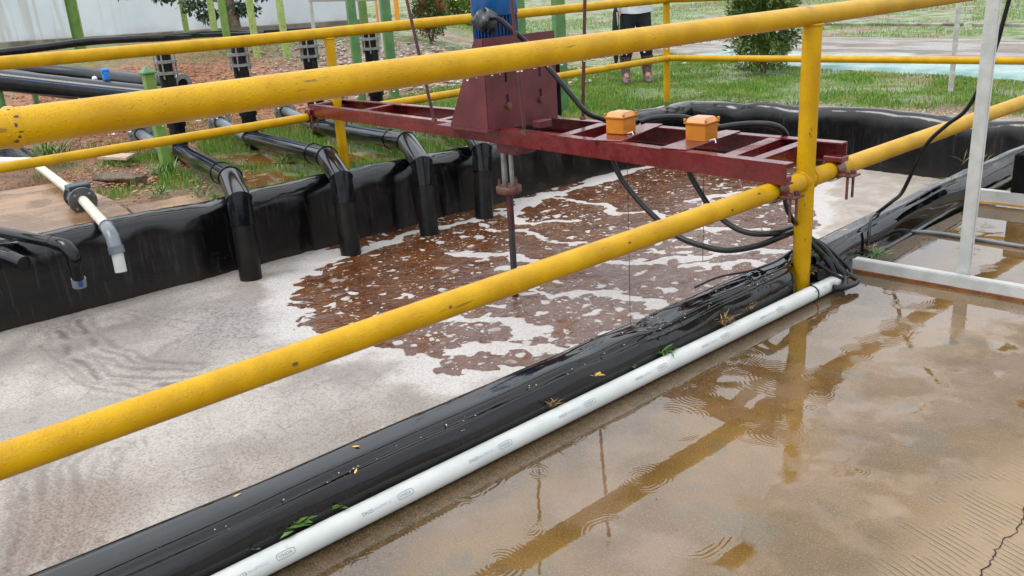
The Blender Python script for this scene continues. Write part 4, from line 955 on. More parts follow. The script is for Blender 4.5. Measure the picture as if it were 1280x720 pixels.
for k in range(-1, 8):
    yb = -2.329+.3335*k
    if k == 7: yb = .035
    pipe_text('DN25', yb-.128, .0120, A0+.13, INK); pipe_text('PVC-U', yb-.074, .0095, A0+.10, INKBLUE)
    if k != 7: pipe_text('1\u00b7INCH', yb-.098, .0068, A0+.09, INKBLUE)
    pipe_text('VINDA', yb-.0185, .0105, A0+.12, INK)
    V = []; n = 30                                            # rounded outline round the maker's mark
    for i in range(n):
        t = 2*math.pi*i/n; ex = 4.0
        cx_ = math.copysign(abs(math.cos(t))**(2/ex), math.cos(t)); sy_ = math.copysign(abs(math.sin(t))**(2/ex), math.sin(t))
        for s_ in (1.0, .86):
            yy = yb+cx_*.0235*(1-(1-s_)*.35); a = A0-sy_*.0082*s_/PR; c = ppos(yy); rr_ = PR+.0006
            V.append((c.x+rr_*math.sin(a), c.y, c.z+rr_*math.cos(a)))
    MB().add(V, [(2*i, 2*((i+1) % n), 2*((i+1) % n)+1, 2*i+1) for i in range(n)], False).build('printed_logo_outline', INK, pv, fix=False)
# ================================================================== OUTLET PIPES ON THE FAR BANK
def outlet(path, riser, flz, label, idx):
    t = thing('outlet_pipe', (riser[0], riser[1], 0), label, 'pipe', 'black outlet pipes bending over the far bank')
    R = .068
    bx, by = riser
    rr_ = MB().tube([(bx, by, .0), (bx, by, flz-.055)], R*.92, 20).build('riser', BLACKP, t)
    MB().tube([(bx, by, flz+.055), (bx, by, flz+.12)], R*.80, 20).build('riser', BLACKP, t)
    MB().tube([(bx, by, flz-.05), (bx, by, flz+.05)], R*.8, 20).build('gasket_collar', BLACKP, t)
    for dz in (-.043, .043): MB().annulus((bx, by, flz+dz), (0, 0, 1), .095, .045, .022, 28).build('flange', GALV, t)
    for k in range(6):
        a = 2*math.pi*k/6+.4; MB().tube([(bx+.080*math.cos(a), by+.080*math.sin(a), flz-.085), (bx+.080*math.cos(a), by+.080*math.sin(a), flz+.095)], .007, 6).build('flange_bolt', STEEL, t)
    MB().tube([(bx, by, .28), (bx, by, .33)], R*1.09, 20).build('riser_joint', BLACKP, t)
    P1, P2, P3 = [Vector(p) for p in path[1:]]
    st = Vector((bx, by, .085))
    MB().tube([st, P1+(st-P1).normalized()*.06], R, 24).build('run_pipe', BLACKP, t)
    d1 = (P1-st).normalized(); side = Vector((d1.y, -d1.x, 0)).normalized()
    # coupling band and mitred bend with its welded seams
    c = P1+(st-P1).normalized()*.27
    MB().annulus(c, d1, R+.008, R-.002, .02, 24).build('coupling_band', BLACKP, t)
    MB().mitre([P1+(st-P1).normalized()*.25, P1, P2, P2+(P3-P2)*.25], R*1.06, 24).build('mitre_bend', BLACKP, t)
    for p, dd in ((P1, (P2-P1).normalized()+d1), (P2, (P2-P1).normalized()+(P3-P2).normalized())):
        MB().ring(p, dd, R*1.10, .005, 24, 6).build('weld_seam', BLACKP, t)
    lo = P2+(P3-P2)*.22
    MB().tube([lo, P3], R*.99, 24).build('outlet_leg', simple_cached('silted_black_pipe'), t)
    MB().annulus(P2+(P3-P2)*.26, (P3-P2).normalized(), R*1.09, R*.9, .012, 24).build('coupling_band', BLACKP, t)
    # thin blue lines painted along the run in place of its sky highlights
    for an in (.55, -.5):
        V = []; pts = [st+(P1-st)*.08, P1]; up = Vector((0, 0, 1)); nrm = (up*math.cos(an)+side*math.sin(an)*-1)
        pts2 = [(st+(P1-st)*k/6) for k in range(7)]
        for p in pts2:
            for w_ in (-.03, .03):
                nv = (up*math.cos(an+w_)-side*math.sin(an+w_)); V.append(p+nv*(R+.0012))
        MB().add(V, [(2*i, 2*i+1, 2*i+3, 2*i+2) for i in range(6)], False).build('blue_stripe', BSTRIPE, t, fix=False)
    return t
_c = {}
def simple_cached(n):
    if n not in _c: _c[n] = simple(n, (.005, .005, .005), (.013, .011, .009), .34, 10, .2, 60, spec=.25)
    return _c[n]
outlet([0, (-3.60, -.70, .155), (-3.25, -.82, .09), (-3.19, -.855, -.47)], (-5.40, -.29), .745, 'black outlet pipe nearest the short green post, leftmost of the big four', 0)
outlet([0, (-3.60, .005, .165), (-3.22, -.13, .09), (-3.14, -.17, -.47)], (-5.40, .33), .74, 'black outlet pipe bending down just left of the far yellow post', 1)
outlet([0, (-3.58, .655, .165), (-3.19, .49, .08), (-3.10, .44, -.47)], (-5.40, .98), .745, 'black outlet pipe bending down just right of the far yellow post', 2)
outlet([0, (-3.56, 1.22, .165), (-3.20, 1.04, .08), (-3.12, .95, -.47)], (-5.40, 1.62), .75, 'black outlet pipe dropping behind the red frame, rightmost of the four', 3)
# red-faced valves on ground behind each riser
def valve(x, y, z, label):
    t = thing('flanged_valve', (x, y, 0), label, 'valve', 'red faced flanges behind the outlet risers')
    ax = Vector((1, -.12, .12)).normalized(); c = Vector((x, y, z))
    MB().tube([c-ax*.05, c-ax*.02, c+ax*.0], [.075, .1, .1], 26).build('red_disc', simple_cached2('red_valve', (.09, .018, .014), (.14, .03, .02)), t)
    MB().annulus(c+ax*.013, ax, .105, .055, .020, 28).build('flange', GALV, t)
    u = ax.cross(Vector((0, 0, 1))).normalized(); w_ = ax.cross(u)
    for k in range(8):
        a = 2*math.pi*k/8; p = c+(u*math.cos(a)+w_*math.sin(a))*.083; MB().tube([p, p+ax*.034], .008, 6).build('flange_bolt', RUSTY, t)
    MB().tube([c+ax*.02, c+Vector((.62, -.05, -.07))], .046, 18).build('stub_pipe', PGREY, t)
def simple_cached2(n, a, b_):
    if n not in _c: _c[n] = simple(n, a, b_, .35, 12)
    return _c[n]
valve(-6.15, -.33, .16, 'dark red valve face behind the leftmost riser near the short green post')
valve(-6.10, .37, .16, 'grey-rimmed red flange seen between the first and second risers')
valve(-6.10, 1.03, .17, 'grey-rimmed red flange left of the clamped end of the red frame')
# elevated header pipes with flanged ends
def header(P, r, label, stripe=True, flange=True):
    t = thing('header_pipe', P[0], label, 'pipe'); Q = [Vector(p) for p in P]
    MB().tube(smooth_path(P, 4), r, 22).build('pipe_barrel', BLACKP, t)
    if stripe:
        V = []; S_ = smooth_path(P, 4); up = Vector((0, 0, 1))
        for i, p in enumerate(S_):
            d = (S_[min(i+1, len(S_)-1)]-S_[max(i-1, 0)]).normalized(); sd2 = up.cross(d).normalized()*-1
            for an in (1.05, 1.12):
                V.append(p+(up*math.cos(an)+sd2*math.sin(an))*(r+.0015))
        MB().add(V, [(2*i, 2*i+1, 2*i+3, 2*i+2) for i in range(len(S_)-1)], False).build('blue_stripe', BSTRIPE, t, fix=False)
    if flange:
        d = (Q[-1]-Q[-2]).normalized(); MB().annulus(Q[-1], d, r*1.22, r*.7, .025, 26).build('flange', GALV, t)
    return t
header([(-7.8, -1.40, .73), (-7.33, -1.05, .66), (-6.52, -.57, .55), (-6.0, -.29, .49), (-5.62, -.10, .45)], .096, 'fat black pipe with a blue stripe slanting in from the left behind the railing')
header([(-9.03, -.87, .70), (-8.33, -.52, .65), (-7.61, -.14, .57), (-6.91, .06, .52), (-6.42, .22, .50)], .085, 'second fat black pipe behind the striped one, ending in a grey flange', stripe=False)
header([(-8.9, -.95, .72), (-7.9, -.62, .62), (-7.05, -.40, .53)], .04, 'slim black pipe crossing between the two fat ones', stripe=True, flange=False)
header([(-6.35, .62, .44), (-5.9, .78, .40), (-5.5, .92, .37)], .045, 'grey weathered pipe lying behind the second riser', stripe=False, flange=False)
t = thing('tap_saddle', (-6.42, -.43, .62), 'small bright blue fitting clipped on the fat black pipe', 'pipe fitting')
q = MB(); q.box((-6.42, -.43, .655), (.05, .05, .07), bev=.008); q.build('saddle_block', simple_cached2('bright_blue_plastic', (.01, .16, .55), (.02, .2, .6)), t)
MB().tube([(-6.42, -.46, .70), (-6.42, -.40, .70)], .022, 12).build('saddle_cap', _c['bright_blue_plastic'], t)
MB().ball((-6.50, -.50, .64), .022).build('white_plug', WHITE, t)
def hose(P, r, label): return tag(MB().tube(smooth_path(P, 6), r, 14).build('ground_hose', BLACKP), label, 'hose')
hose([(-10.5, -1.2, .72), (-10.08, -.71, .76), (-9.84, -.43, .79), (-9.8, .07, .81), (-9.7, .49, .83), (-9.9, 1.03, .81), (-10.07, 1.6, .78), (-10.7, 2.41, .75), (-11.57, 3.69, .65)], .045, 'black hose lying along the foot of the white wall')
hose([(-12.22, 2.94, .69), (-11.4, 3.88, .67), (-10.59, 4.83, .67), (-9.69, 5.87, .67), (-9.29, 6.34, .58)], .030, 'thinner grey hose continuing right past the sign legs')
# supports for the raised run
for (x, y, z, lab) in ((-7.4, -1.06, .60, 'left'), (-8.4, -.53, .58, 'right')):
    o = MB().tube([(x, y, 0), (x, y, z)], .03, 10).build('pipe_prop', GREEN_D); tag(o, 'green prop under the %s black header pipe' % ('striped' if lab == 'left' else 'plain'), 'pipe support')
# short green post by riser 1
gp = thing('pipe_support_post', (-5.06, -.55, 0), 'short green box post with a capped top beside the leftmost riser', 'post')
MB().beam((-5.06, -.55, -.02), (-5.04, -.57, .74), .075, .075, up=(0, 1, 0), bev=.004).build('post_shaft', GREEN, gp)
MB().box((-5.04, -.57, .745), (.105, .105, .012), bev=.002).build('cap_plate', GREEN_D, gp)
MB().add([(-5.09, -.62, .752), (-4.99, -.62, .752), (-4.99, -.52, .752), (-5.09, -.52, .752), (-5.04, -.57, .80)], [(0, 3, 2, 1), (0, 1, 4), (1, 2, 4), (2, 3, 4), (3, 0, 4)], False).build('cap_gusset', GREEN_D, gp)
# aged PVC drain with flanged valve
ap = thing('overflow_pipe', (-4.1, -1.47, 0), 'cream plastic pipe with a dark flanged valve spilling over the far bank', 'pipe')
MB().tube([(-6.1, -1.245, .095), (-5.95, -1.25, .095)], .034, 16).build('tee_end', PVCOLD, ap)
MB().tube([(-6.9, -1.75, .10), (-6.45, -1.50, .10), (-6.02, -1.262, .10)], .037, 16).build('feed_pipe', PVCOLD, ap)
MB().tube([(-5.98, -1.25, .10), (-4.20, -1.45, .105)], .030, 18).build('pipe_barrel', PVCOLD, ap)
MB().tube([(-4.12, -1.455, .105), (-3.26, -1.585, .085)], .030, 18).build('pipe_barrel', PVCOLD, ap)
va = Vector((.99, -.13, -.01)).normalized()
q = MB(); q.tube([Vector((-4.22, -1.445, .105)), Vector((-4.12, -1.458, .105))], .072, 8, smooth=False); q.box((-4.17, -1.45, .175), (.10, .13, .035), bev=.006); q.build('valve_body', NAVY, ap)
fl = MB().annulus(Vector((-4.075, -1.463, .100)), va, .083, .028, .024, 30).build('flange', DKFL, ap)
MB().annulus(Vector((-4.245, -1.442, .105)), va, .083, .028, .02, 30).build('flange', DKFL, ap)
u = va.cross(Vector((0, 0, 1))).normalized(); w_ = va.cross(u)
for k in range(4):
    a = math.pi/4+math.pi/2*k; p = Vector((-4.065, -1.464, .100))+(u*math.cos(a)+w_*math.sin(a))*.060; MB().tube([p, p+va*.012], .009, 8).build('flange_bolt', STEEL, fl)
E1, E2, E3 = Vector((-3.30, -1.58, .087)), Vector((-3.175, -1.60, .055)), Vector((-3.13, -1.605, -.02))
MB().tube([E1, E1.lerp(E2, .6), E2, E3], [.036, .037, .037, .036], 20).build('elbow', PGREY, ap)
MB().annulus(E1, va, .040, .03, .012, 24).build('elbow_socket', PGREY, ap); MB().tube([E3+Vector((-.008, 0, .03)), E3+Vector((.002, 0, -.01))], .041, 20).build('elbow_socket', PGREY, ap)
MB().tube([E3, Vector((-3.115, -1.61, -.13))], .031, 20, False).build('spout', PVC, ap)
MB().tube([Vector((-3.115, -1.61, -.13)), Vector((-3.122, -1.608, -.08))], .027, 16, True).build('spout_bore', PLANK, ap)
# small black spout to the left
bs = thing('side_spout', (-3.4, -1.9, 0), 'slim black pipe with an elbow and a small blue tag at the left bank', 'pipe')
MB().tube([(-4.6, -2.35, .12), (-3.66, -2.03, .10), (-3.16, -1.87, .085)], .030, 18).build('pipe_barrel', BLACKP, bs)
MB().annulus((-3.22, -1.885, .087), (.95, .3, -.03), .035, .028, .02, 20).build('joint_ring', BLACKP, bs)
MB().tube([(-3.20, -1.885, .087), (-3.10, -1.855, .078), (-3.04, -1.845, .04), (-3.05, -1.845, -.02)], [.034, .037, .037, .034], 18).build('elbow', BLACKP, bs)
MB().tube([(-3.05, -1.845, -.01), (-3.09, -1.835, -.13)], .030, 18).build('drop_leg', BLACKP, bs)
MB().tube([(-3.085, -1.835, -.10), (-3.095, -1.835, -.145)], .036, 18).build('end_socket', PGREY, bs)
MB().box((-3.052, -1.838, -.122), (.004, .022, .03), Matrix.Rotation(.1, 3, 'Z')).build('blue_tag', BSTRIPE, bs)
bs2 = thing('side_spout', (-3.5, -2.3, 0), 'black pipe stub end poking over the bank at the left edge', 'pipe')
MB().tube([(-4.3, -2.55, .10), (-3.45, -2.16, .06), (-3.20, -2.06, .03)], .030, 18).build('pipe_barrel', BLACKP, bs2)
MB().tube([(-3.27, -2.085, .04), (-3.17, -2.05, .02)], .038, 18).build('end_socket', BLACKP, bs2)
tag(MB().prism([(-4.2, -2.75, .045), (-3.66, -2.05, .045), (-3.60, -1.86, .045), (-3.68, -1.84, .045), (-4.3, -2.5, .045)], (0, 0, .012)).build('flat_strip', GALV), 'grey flat strip lying under the slim black pipe', 'metal strip')
# ================================================================== POSTS, SIGN, WALL BEYOND
def bpost(P, w, top, mat, label, lean=(0, 0), name='green_post', cat='post', hbeam=False, z0=None):
    x, y = P; z = float(terr(np.array(x), np.array(y))) if z0 is None else z0
    q = MB(); a = math.atan2(.652, -.758)
    R = Matrix.Rotation(a+.35, 3, 'Z')
    if hbeam:
        h = top-z+.1; c = Vector((x, y, z-.1+h/2))
        q.box(c, (.012, w*.9, h), R)
        for s_ in (-1, 1): q.box(c+R @ Vector((0, s_*w*.45, 0)), (w, .012, h), R)
    else: q.box((x, y, (z-.1+top)/2), (w, w, top-z+.1), R, .006)
    return tag(q.build(name, mat), label, cat)
bpost((-13.4, 1.5), .17, 3.2, GREEN, 'stout green post standing against the stained left end of the wall', hbeam=True)
bpost((-12.83, 2.99), .09, 3.2, LIME, 'thin lime post among the tree leaves before the wall')
bpost((-11.59, 2.91), .095, 3.2, LIME, 'lime post just left of the brown tree trunk')
bpost((-10.53, 2.60), .10, 3.0, GREEN, 'mid green post right beside the brown tree trunk')
bpost((-10.03, 2.77), .09, 2.8, LIME, 'faded lime post in front of the wall, right of the tree')
bpost((-9.55, 2.96), .085, 2.8, LIME, 'faded lime post standing alone left of the sign')
bpost((-6.19, 1.95), .085, 2.6, GREEN_D, 'green box post between the sign and the orange posts', z0=0)
bpost((-10.12, 4.61), .11, 2.8, GREEN, 'green post glimpsed through the frame of the sign', hbeam=False)
bpost((-6.67, 2.68), .10, 2.6, GREEN_D, 'green box post between the two orange posts', z0=0)
bpost((-10.81, 5.35), .085, 2.8, ORPOST, 'orange post to the left of the green box post', name='orange_post')
bpost((-12.27, 6.71), .085, 2.8, ORPOST, 'orange post farther back to the right of the green box post', name='orange_post')
bpost((-5.73, 3.77), .11, 2.6, GREEN_D, 'green post half hidden by the blue motor', z0=0)
bpost((-4.34, 3.0), .10, 2.6, GREEN_D, 'green post right of the motor with yellow strips at its foot', z0=0)
bpost((-15.6, 9.9), .06, 2.2, GREEN, 'very thin green post beside the low hedge')
hz = thing('striped_stand', (-3.95, 2.35, 0), 'pair of yellow strips with a black bar, standing behind the motor tower', 'stand')
for k, (dy, m_) in enumerate(((-.045, HYEL), (0, BLACKBOX), (.045, HYEL), (.092, RED_DULL), (.128, BLACKBOX))):
    MB().box((-3.95+dy*.65, 2.40+dy*.76, .27), (.018, .036, .66), Matrix.Rotation(-.86, 3, 'Z')).build('upright_strip', m_, hz)
MB().box((-3.93, 2.43, .60), (.06, .22, .02), Matrix.Rotation(-.86, 3, 'Z')).build('top_cap', STEEL, hz)
wp = thing('white_post', (-1.78, 5.48, 0), 'slim grey-white post standing in the lawn behind the tank', 'post')
MB().box((-1.78, 5.48, .62), (.042, .042, 1.34), Matrix.Rotation(.5, 3, 'Z'), .003).build('post_shaft', STEELPOST, wp)
# sign with white frame
sg = thing('notice_board', (-9.9, 4.0, .45), 'blue board in a white pipe frame standing before the wall', 'sign')
La, Lb = Vector((-10.30, 3.85, .45)), Vector((-9.02, 4.18, .35))
for p in (La, Lb): MB().tube([p-Vector((0, 0, .2)), p+Vector((0, 0, 2.0))], .028, 10).build('frame_leg', WHITEP, sg)
for z in (.66, 1.95): MB().tube([La+Vector((0, 0, z)), Lb+Vector((0, 0, z+.06))], .026, 10).build('frame_bar', WHITEP, sg)
d = (Lb-La); MB().prism([La+d*.03+Vector((0, 0, .70)), La+d*.80+Vector((0, 0, .73)), La+d*.80+Vector((0, 0, 1.9)), La+d*.03+Vector((0, 0, 1.9))], (.02, -.02, 0)).build('board_face', TEALSIGN, sg)
MB().prism([La+d*.06+Vector((.03, -.03, .735)), La+d*.30+Vector((.03, -.03, .745)), La+d*.30+Vector((.03, -.03, .80)), La+d*.06+Vector((.03, -.03, .79))], (.004, -.004, 0)).build('board_print', WHITE, sg)
# white wall
def wall():
    b = NB('stained_white_render')
    x, y, z = b.sep()
    n = b.noise(1.1, 5); c = b.mix(b.rng(n, .3, .7), (.54, .58, .63), (.62, .66, .70))
    st = b.noise(9, 4, vec=b.scale(b.pos, (1, 1, .05))); lft = b.rng(x, -15.4, -16.6)
    c = b.mix(b.math('MULTIPLY', b.math('MULTIPLY', b.rng(st, .48, .66), lft), .4), c, (.30, .26, .18))
    low = b.math('MULTIPLY', b.rng(b.math('ADD', z, b.math('MULTIPLY', b.noise(3, 5), .5)), 1.08, .86), .5); c = b.mix(low, c, (.38, .37, .33))
    m = b.fin(c, .7, b.bump(b.noise(20, 4), .2, .01))
    t = thing('boundary_wall', (-15, 3.6, .6), 'pale white rendered wall with brown streaks at its left end', 'wall')
    a, c_ = Vector((-21.5, -3.2, 0)), Vector((-12.67, 6.25, 0)); d = (c_-a).normalized(); nrm = Vector((-d.y, d.x, 0))
    MB().prism([a+Vector((0, 0, .2)), c_+Vector((0, 0, .2)), c_+Vector((0, 0, 3.6)), a+Vector((0, 0, 3.6))], nrm*.2).build('wall_panel', m, t)
    MB().beam(a-nrm*.06+Vector((0, 0, .62)), c_-nrm*.06+Vector((0, 0, .62)), .14, .14, bev=.01).build('wall_footing', simple('dark_footing', (.12, .10, .08), (.22, .19, .15), .8, 3), t)
wall()
# ================================================================== WHITE STAND ON THE PAD
ws = thing('equipment_stand', (.43, .5, 0), 'white angle-steel stand on the pad with rust along its feet', 'stand')
RUSTLINE = simple('rust_streak', (.12, .035, .01), (.20, .07, .02), .7, 20, .5)
q = MB(); q.beam((.035, .345, .026), (1.6, .455, .026), .012, .048); q.beam((.035, .365, .047), (1.6, .475, .047), .040, .006); q.build('base_bar', WHITEP, ws)
MB().beam((.035, .337, .005), (1.6, .447, .005), .016, .010).build('rust_edge', RUSTLINE, ws)
q = MB(); q.beam((-.075, 1.685, .045), (1.5, 1.79, .045), .012, .055); q.beam((-.075, 1.70, .070), (1.5, 1.805, .070), .034, .006); q.build('base_bar', WHITEP, ws)
MB().beam((-.075, 1.68, .012), (1.5, 1.785, .012), .020, .012).build('rust_edge', simple_cached2('ochre_rust', (.45, .24, .08), (.55, .33, .13)), ws)
q = MB(); q.box((.447, .425, .85), (.044, .004, 1.62), Matrix.Rotation(.35, 3, 'Z')); q.box((.466, .447, .85), (.004, .044, 1.62), Matrix.Rotation(.35, 3, 'Z')); q.box((.447, .44, .85), (.036, .030, 1.62), Matrix.Rotation(.35, 3, 'Z')); q.build('upright', WHITEP, ws)
MB().box((.85, .52, .95), (.34, .16, 1.3), bev=.01).build('cabinet', CABINET, ws)
MB().box((1.5, 1.2, .85), (.044, .044, 1.7), bev=.003).build('upright', WHITEP, ws)
tag(MB().box((.262, 1.80, .165), (.26, .18, .20), Matrix.Rotation(.06, 3, 'Z'), .006).build('speaker_like_box', BLACKBOX), 'plain matt black box on the rear bar of the white stand', 'box')
bpy.data.objects['speaker_like_box'].name = 'black_box'
tag(MB().tube(smooth_path([(-.03, 1.00, .006), (.07, 1.03, .008), (.25, 1.04, .008), (.5, 1.04, .008), (1.2, 1.08, .008)], 6), .010, 8).build('grey_conduit', PGREY), 'grey conduit lying in the puddle behind the white upright', 'conduit')
# ================================================================== PERSON
def person():
    t = thing('person', (-5.18, 5.05, 0), 'person in white shirt, black trousers and muddy boots holding a folded black umbrella', 'person')
    f = Vector((.758, -.652, 0)); r_ = Vector((.652, .758, 0)); O_ = Vector((-5.18, 5.05, 0)); U_ = Vector((0, 0, 1))
    def P(a, b_, c): return O_+r_*a+f*b_+U_*c     # a to picture right, b towards camera
    def skin(name, nodes, edges, mat, lv=2, flat=.0):
        me = bpy.data.meshes.new(name); me.from_pydata([tuple(P(*n[:3])-O_) for n in nodes], edges, [])
        o = bpy.data.objects.new(name, me); COL.objects.link(o)
        md = o.modifiers.new('skin', 'SKIN'); md.use_smooth_shade = True
        for i, n in enumerate(nodes):
            sv = me.skin_vertices[0].data[i]; sv.radius = (n[3], n[4] if len(n) > 4 else n[3]); sv.use_root = (i == 0)
        o.modifiers.new('sub', 'SUBSURF').levels = lv; o.modifiers['sub'].render_levels = lv
        dg = bpy.context.evaluated_depsgraph_get(); dg.update(); m2 = bpy.data.meshes.new_from_object(o.evaluated_get(dg))
        COL.objects.unlink(o); bpy.data.objects.remove(o)
        m2.materials.clear(); m2.materials.append(mat); o2 = bpy.data.objects.new(name, m2); COL.objects.link(o2); o2.parent = t
        for p_ in m2.polygons: p_.use_smooth = True
        return o2
    # one continuous body
    N = [(0, 0, .90, .10), (0, 0, 1.08, .10), (0, 0, 1.26, .115), (0, .01, 1.36, .07), (0, .01, 1.44, .045),
         (-.08, 0, .84, .075), (-.10, .01, .47, .05), (-.115, 0, .12, .035), (-.12, .10, .05, .035),
         (.08, 0, .84, .075), (.11, .01, .47, .05), (.125, 0, .12, .035), (.13, .10, .05, .035),
         (-.17, 0, 1.31, .05), (-.22, .0, 1.05, .038), (-.225, .07, .83, .026), (.17, 0, 1.31, .05), (.225, -.01, 1.06, .038), (.12, .17, 1.10, .026)]
    skin('body', N, [(0, 1), (1, 2), (2, 3), (3, 4), (0, 5), (5, 6), (6, 7), (7, 8), (0, 9), (9, 10), (10, 11), (11, 12), (2, 13), (13, 14), (14, 15), (2, 16), (16, 17), (17, 18)], SKIN, 1)
    q = MB(); q.ball(P(0, .02, 1.555), .085, 20, 14, (.9, .9, 1.28)); q.ball(P(0, .105, 1.545), .014, 8, 6, (1, 1, 1.4))
    for s_ in (-1, 1): q.ball(P(s_*.078, .01, 1.55), .018, 8, 6, (.7, 1, 1.5))
    hd = q.build('head', SKIN, t)
    for s_ in (-1, 1): MB().ball(P(s_*.030, .093, 1.565), .010, 8, 6).build('eye', WHITE, hd)
    MB().beam(P(-.022, .096, 1.497), P(.022, .096, 1.497), .008, .006).build('mouth', simple_cached2('lips', (.25, .09, .07), (.3, .11, .09)), hd)
    MB().ball(P(0, -.005, 1.585), .092, 20, 12, (.93, .93, 1.12)).build('hair', HAIR, hd)
    def hand(a, b_, c, nm):
        q = MB(); q.ball(P(a, b_, c), .036, 12, 8, (.75, .5, 1.2))
        for k in range(4):
            x0 = a-.024+.016*k; ln = (.055, .065, .06, .045)[k]
            q.tube([P(x0, b_+.005, c-.03), P(x0, b_+.022, c-.035-ln*.5), P(x0, b_+.012, c-.035-ln)], [.0085, .008, .006], 8)
        q.tube([P(a+.03, b_+.01, c+.005), P(a+.042, b_+.03, c-.02), P(a+.036, b_+.04, c-.045)], [.010, .009, .007], 8)
        q.build(nm, SKIN, t)
    hand(-.228, .08, .80, 'hand'); hand(.09, .19, 1.10, 'hand')
    # trousers and shirt as cloth over the body
    skin('trousers', [(0, 0, .93, .15, .115), (0, 0, .80, .165, .125), (-.085, 0, .70, .108), (-.105, .01, .48, .088), (-.115, 0, .27, .082), (.085, 0, .70, .108), (.112, .01, .48, .086), (.125, 0, .27, .082)], [(0, 1), (1, 2), (2, 3), (3, 4), (1, 5), (5, 6), (6, 7)], CLOTH_B, 2)
    def tubes(name, rows, mat, seg=28, wr=.004):
        V = []
        for k, (z, rx, ry, dx) in enumerate(rows):
            for j in range(seg):
                a = 2*math.pi*j/seg; w2 = 1+wr*20*math.sin(a*5+k*1.7)*.4
                V.append(P(dx+rx*w2*math.cos(a), ry*w2*math.sin(a), z+.006*math.sin(a*3+k)))
        F = [(k*seg+j, k*seg+(j+1) % seg, (k+1)*seg+(j+1) % seg, (k+1)*seg+j) for k in range(len(rows)-1) for j in range(seg)]
        return MB().add(V, F).build(name, mat, t)
    sh = tubes('shirt', [(.775, .20, .142, 0), (.88, .195, .138, 0), (1.0, .175, .13, 0), (1.15, .18, .13, 0), (1.3, .20, .12, 0), (1.37, .14, .09, 0), (1.42, .06, .06, 0)], CLOTH_W)
    MB().box(P(.02, .139, 1.0), (.012, .004, .34), Matrix.Rotation(-.71, 3, 'Z')).build('button_placket', simple_cached2('placket', (.30, .31, .33), (.36, .37, .4)), sh)
    for s_ in (-1, 1):
        V = MB().tube([P(s_*.17, 0, 1.34), P(s_*.215, 0, 1.17), P(s_*.225, .0, 1.06), P(s_*.225, .03, 1.0)], [.07, .06, .055, .055], 14, False); V.build('sleeve', CLOTH_W, t)
    for s_, dx in ((-1, -.12), (1, .128)):
        q = MB(); V = []; seg = 18
        rows = [(.30, .075, .080, 0), (.27, .068, .075, 0), (.18, .056, .062, 0), (.10, .05, .06, .0), (.06, .052, .085, .03), (.02, .055, .12, .06), (.0, .052, .115, .06)]
        for k, (z, rx, ry, fy) in enumerate(rows):
            for j in range(seg):
                a = 2*math.pi*j/seg; wv_ = 1+.06*math.sin(3*a+k*2)
                V.append(P(dx+rx*wv_*math.cos(a), fy+ry*math.sin(a), z+.003))
        F = [(k*seg+j, k*seg+(j+1) % seg, (k+1)*seg+(j+1) % seg, (k+1)*seg+j) for k in range(len(rows)-1) for j in range(seg)]; F.append(tuple(range((len(rows)-1)*seg, len(rows)*seg)))
        q.add(V, F); q.build('boot', BOOT, t)
    um = thing('umbrella', tuple(P(-.235, .10, .3)), 'folded black umbrella hanging from the hand beside black trousers', 'umbrella')
    MB().tube([P(-.235, .10, .86), P(-.235, .10, .80), P(-.24, .10, .60), P(-.24, .10, .30), P(-.24, .10, .20)], [.012, .030, .038, .028, .006], 14).build('furled_canopy', CLOTH_B, um)
    MB().tube(smooth_path([P(-.235, .10, .80), P(-.235, .10, .92), P(-.25, .10, .95), P(-.27, .10, .93)], 5), .009, 8).build('handle', BLACKR, um)
    MB().tube([P(-.222, .125, .80), P(-.222, .125, .52)], .006, 6).build('wrist_strap', WHITE, um)
person()
# ================================================================== VEGETATION
def blades(name, XY, H, Wd, mat, z0=0, parent=None, lean=.5, seed=1, zf=None):
    """many grass blades: two-segment tapering strips"""
    rg = np.random.default_rng(seed); n = len(XY); a = rg.random(n)*2*np.pi; l = (rg.random(n)**1.5)*lean*H
    z = zf(XY[:, 0], XY[:, 1]) if zf else np.full(n, z0)
    dx, dy = np.cos(a), np.sin(a); px, py = -dy*Wd, dx*Wd
    b0 = np.c_[XY[:, 0]-px, XY[:, 1]-py, z-.01]; b1 = np.c_[XY[:, 0]+px, XY[:, 1]+py, z-.01]
    mx = XY[:, 0]+dx*l*.35; my = XY[:, 1]+dy*l*.35; mz = z+H*.6
    m0 = np.c_[mx-px*.75, my-py*.75, mz]; m1 = np.c_[mx+px*.75, my+py*.75, mz]
    tp = np.c_[XY[:, 0]+dx*l, XY[:, 1]+dy*l, z+H*(1-.25*(l/np.maximum(H, 1e-4)))]
    V = np.stack([b0, b1, m1, m0, tp, tp], 1).reshape(-1, 3); k = np.arange(n)*6
    F = np.concatenate([np.c_[k, k+1, k+2, k+3], np.c_[k+3, k+2, k+4, k+5]])
    # use triangles for the tips
    F = np.concatenate([np.c_[k, k+1, k+2], np.c_[k, k+2, k+3], np.c_[k+3, k+2, k+4]])
    V = V.reshape(-1, 6, 3)[:, :5].reshape(-1, 3); k5 = np.arange(n)*5
    F = np.concatenate([np.c_[k5, k5+1, k5+2], np.c_[k5, k5+2, k5+3], np.c_[k5+3, k5+2, k5+4]])
    sh = np.repeat(rg.random(n), 5)
    return npmesh(name, V, F, mat, parent, False, {'shade': sh})
def gmask_bank(X, Y):
    n3 = fbm(X*1.7+5, Y*1.7+11, 4)
    return sst(.40, .56, n3+.24*sst(-.3, .6, Y)-.12*sst(.2, -1.4, Y))
rg = np.random.default_rng(11)
def scatter(n, x0, x1, y0, y1, mask=None):
    XY = np.c_[rg.uniform(x0, x1, n), rg.uniform(y0, y1, n)]
    if mask is not None: XY = XY[rg.random(n) < mask(XY[:, 0], XY[:, 1])]
    return XY
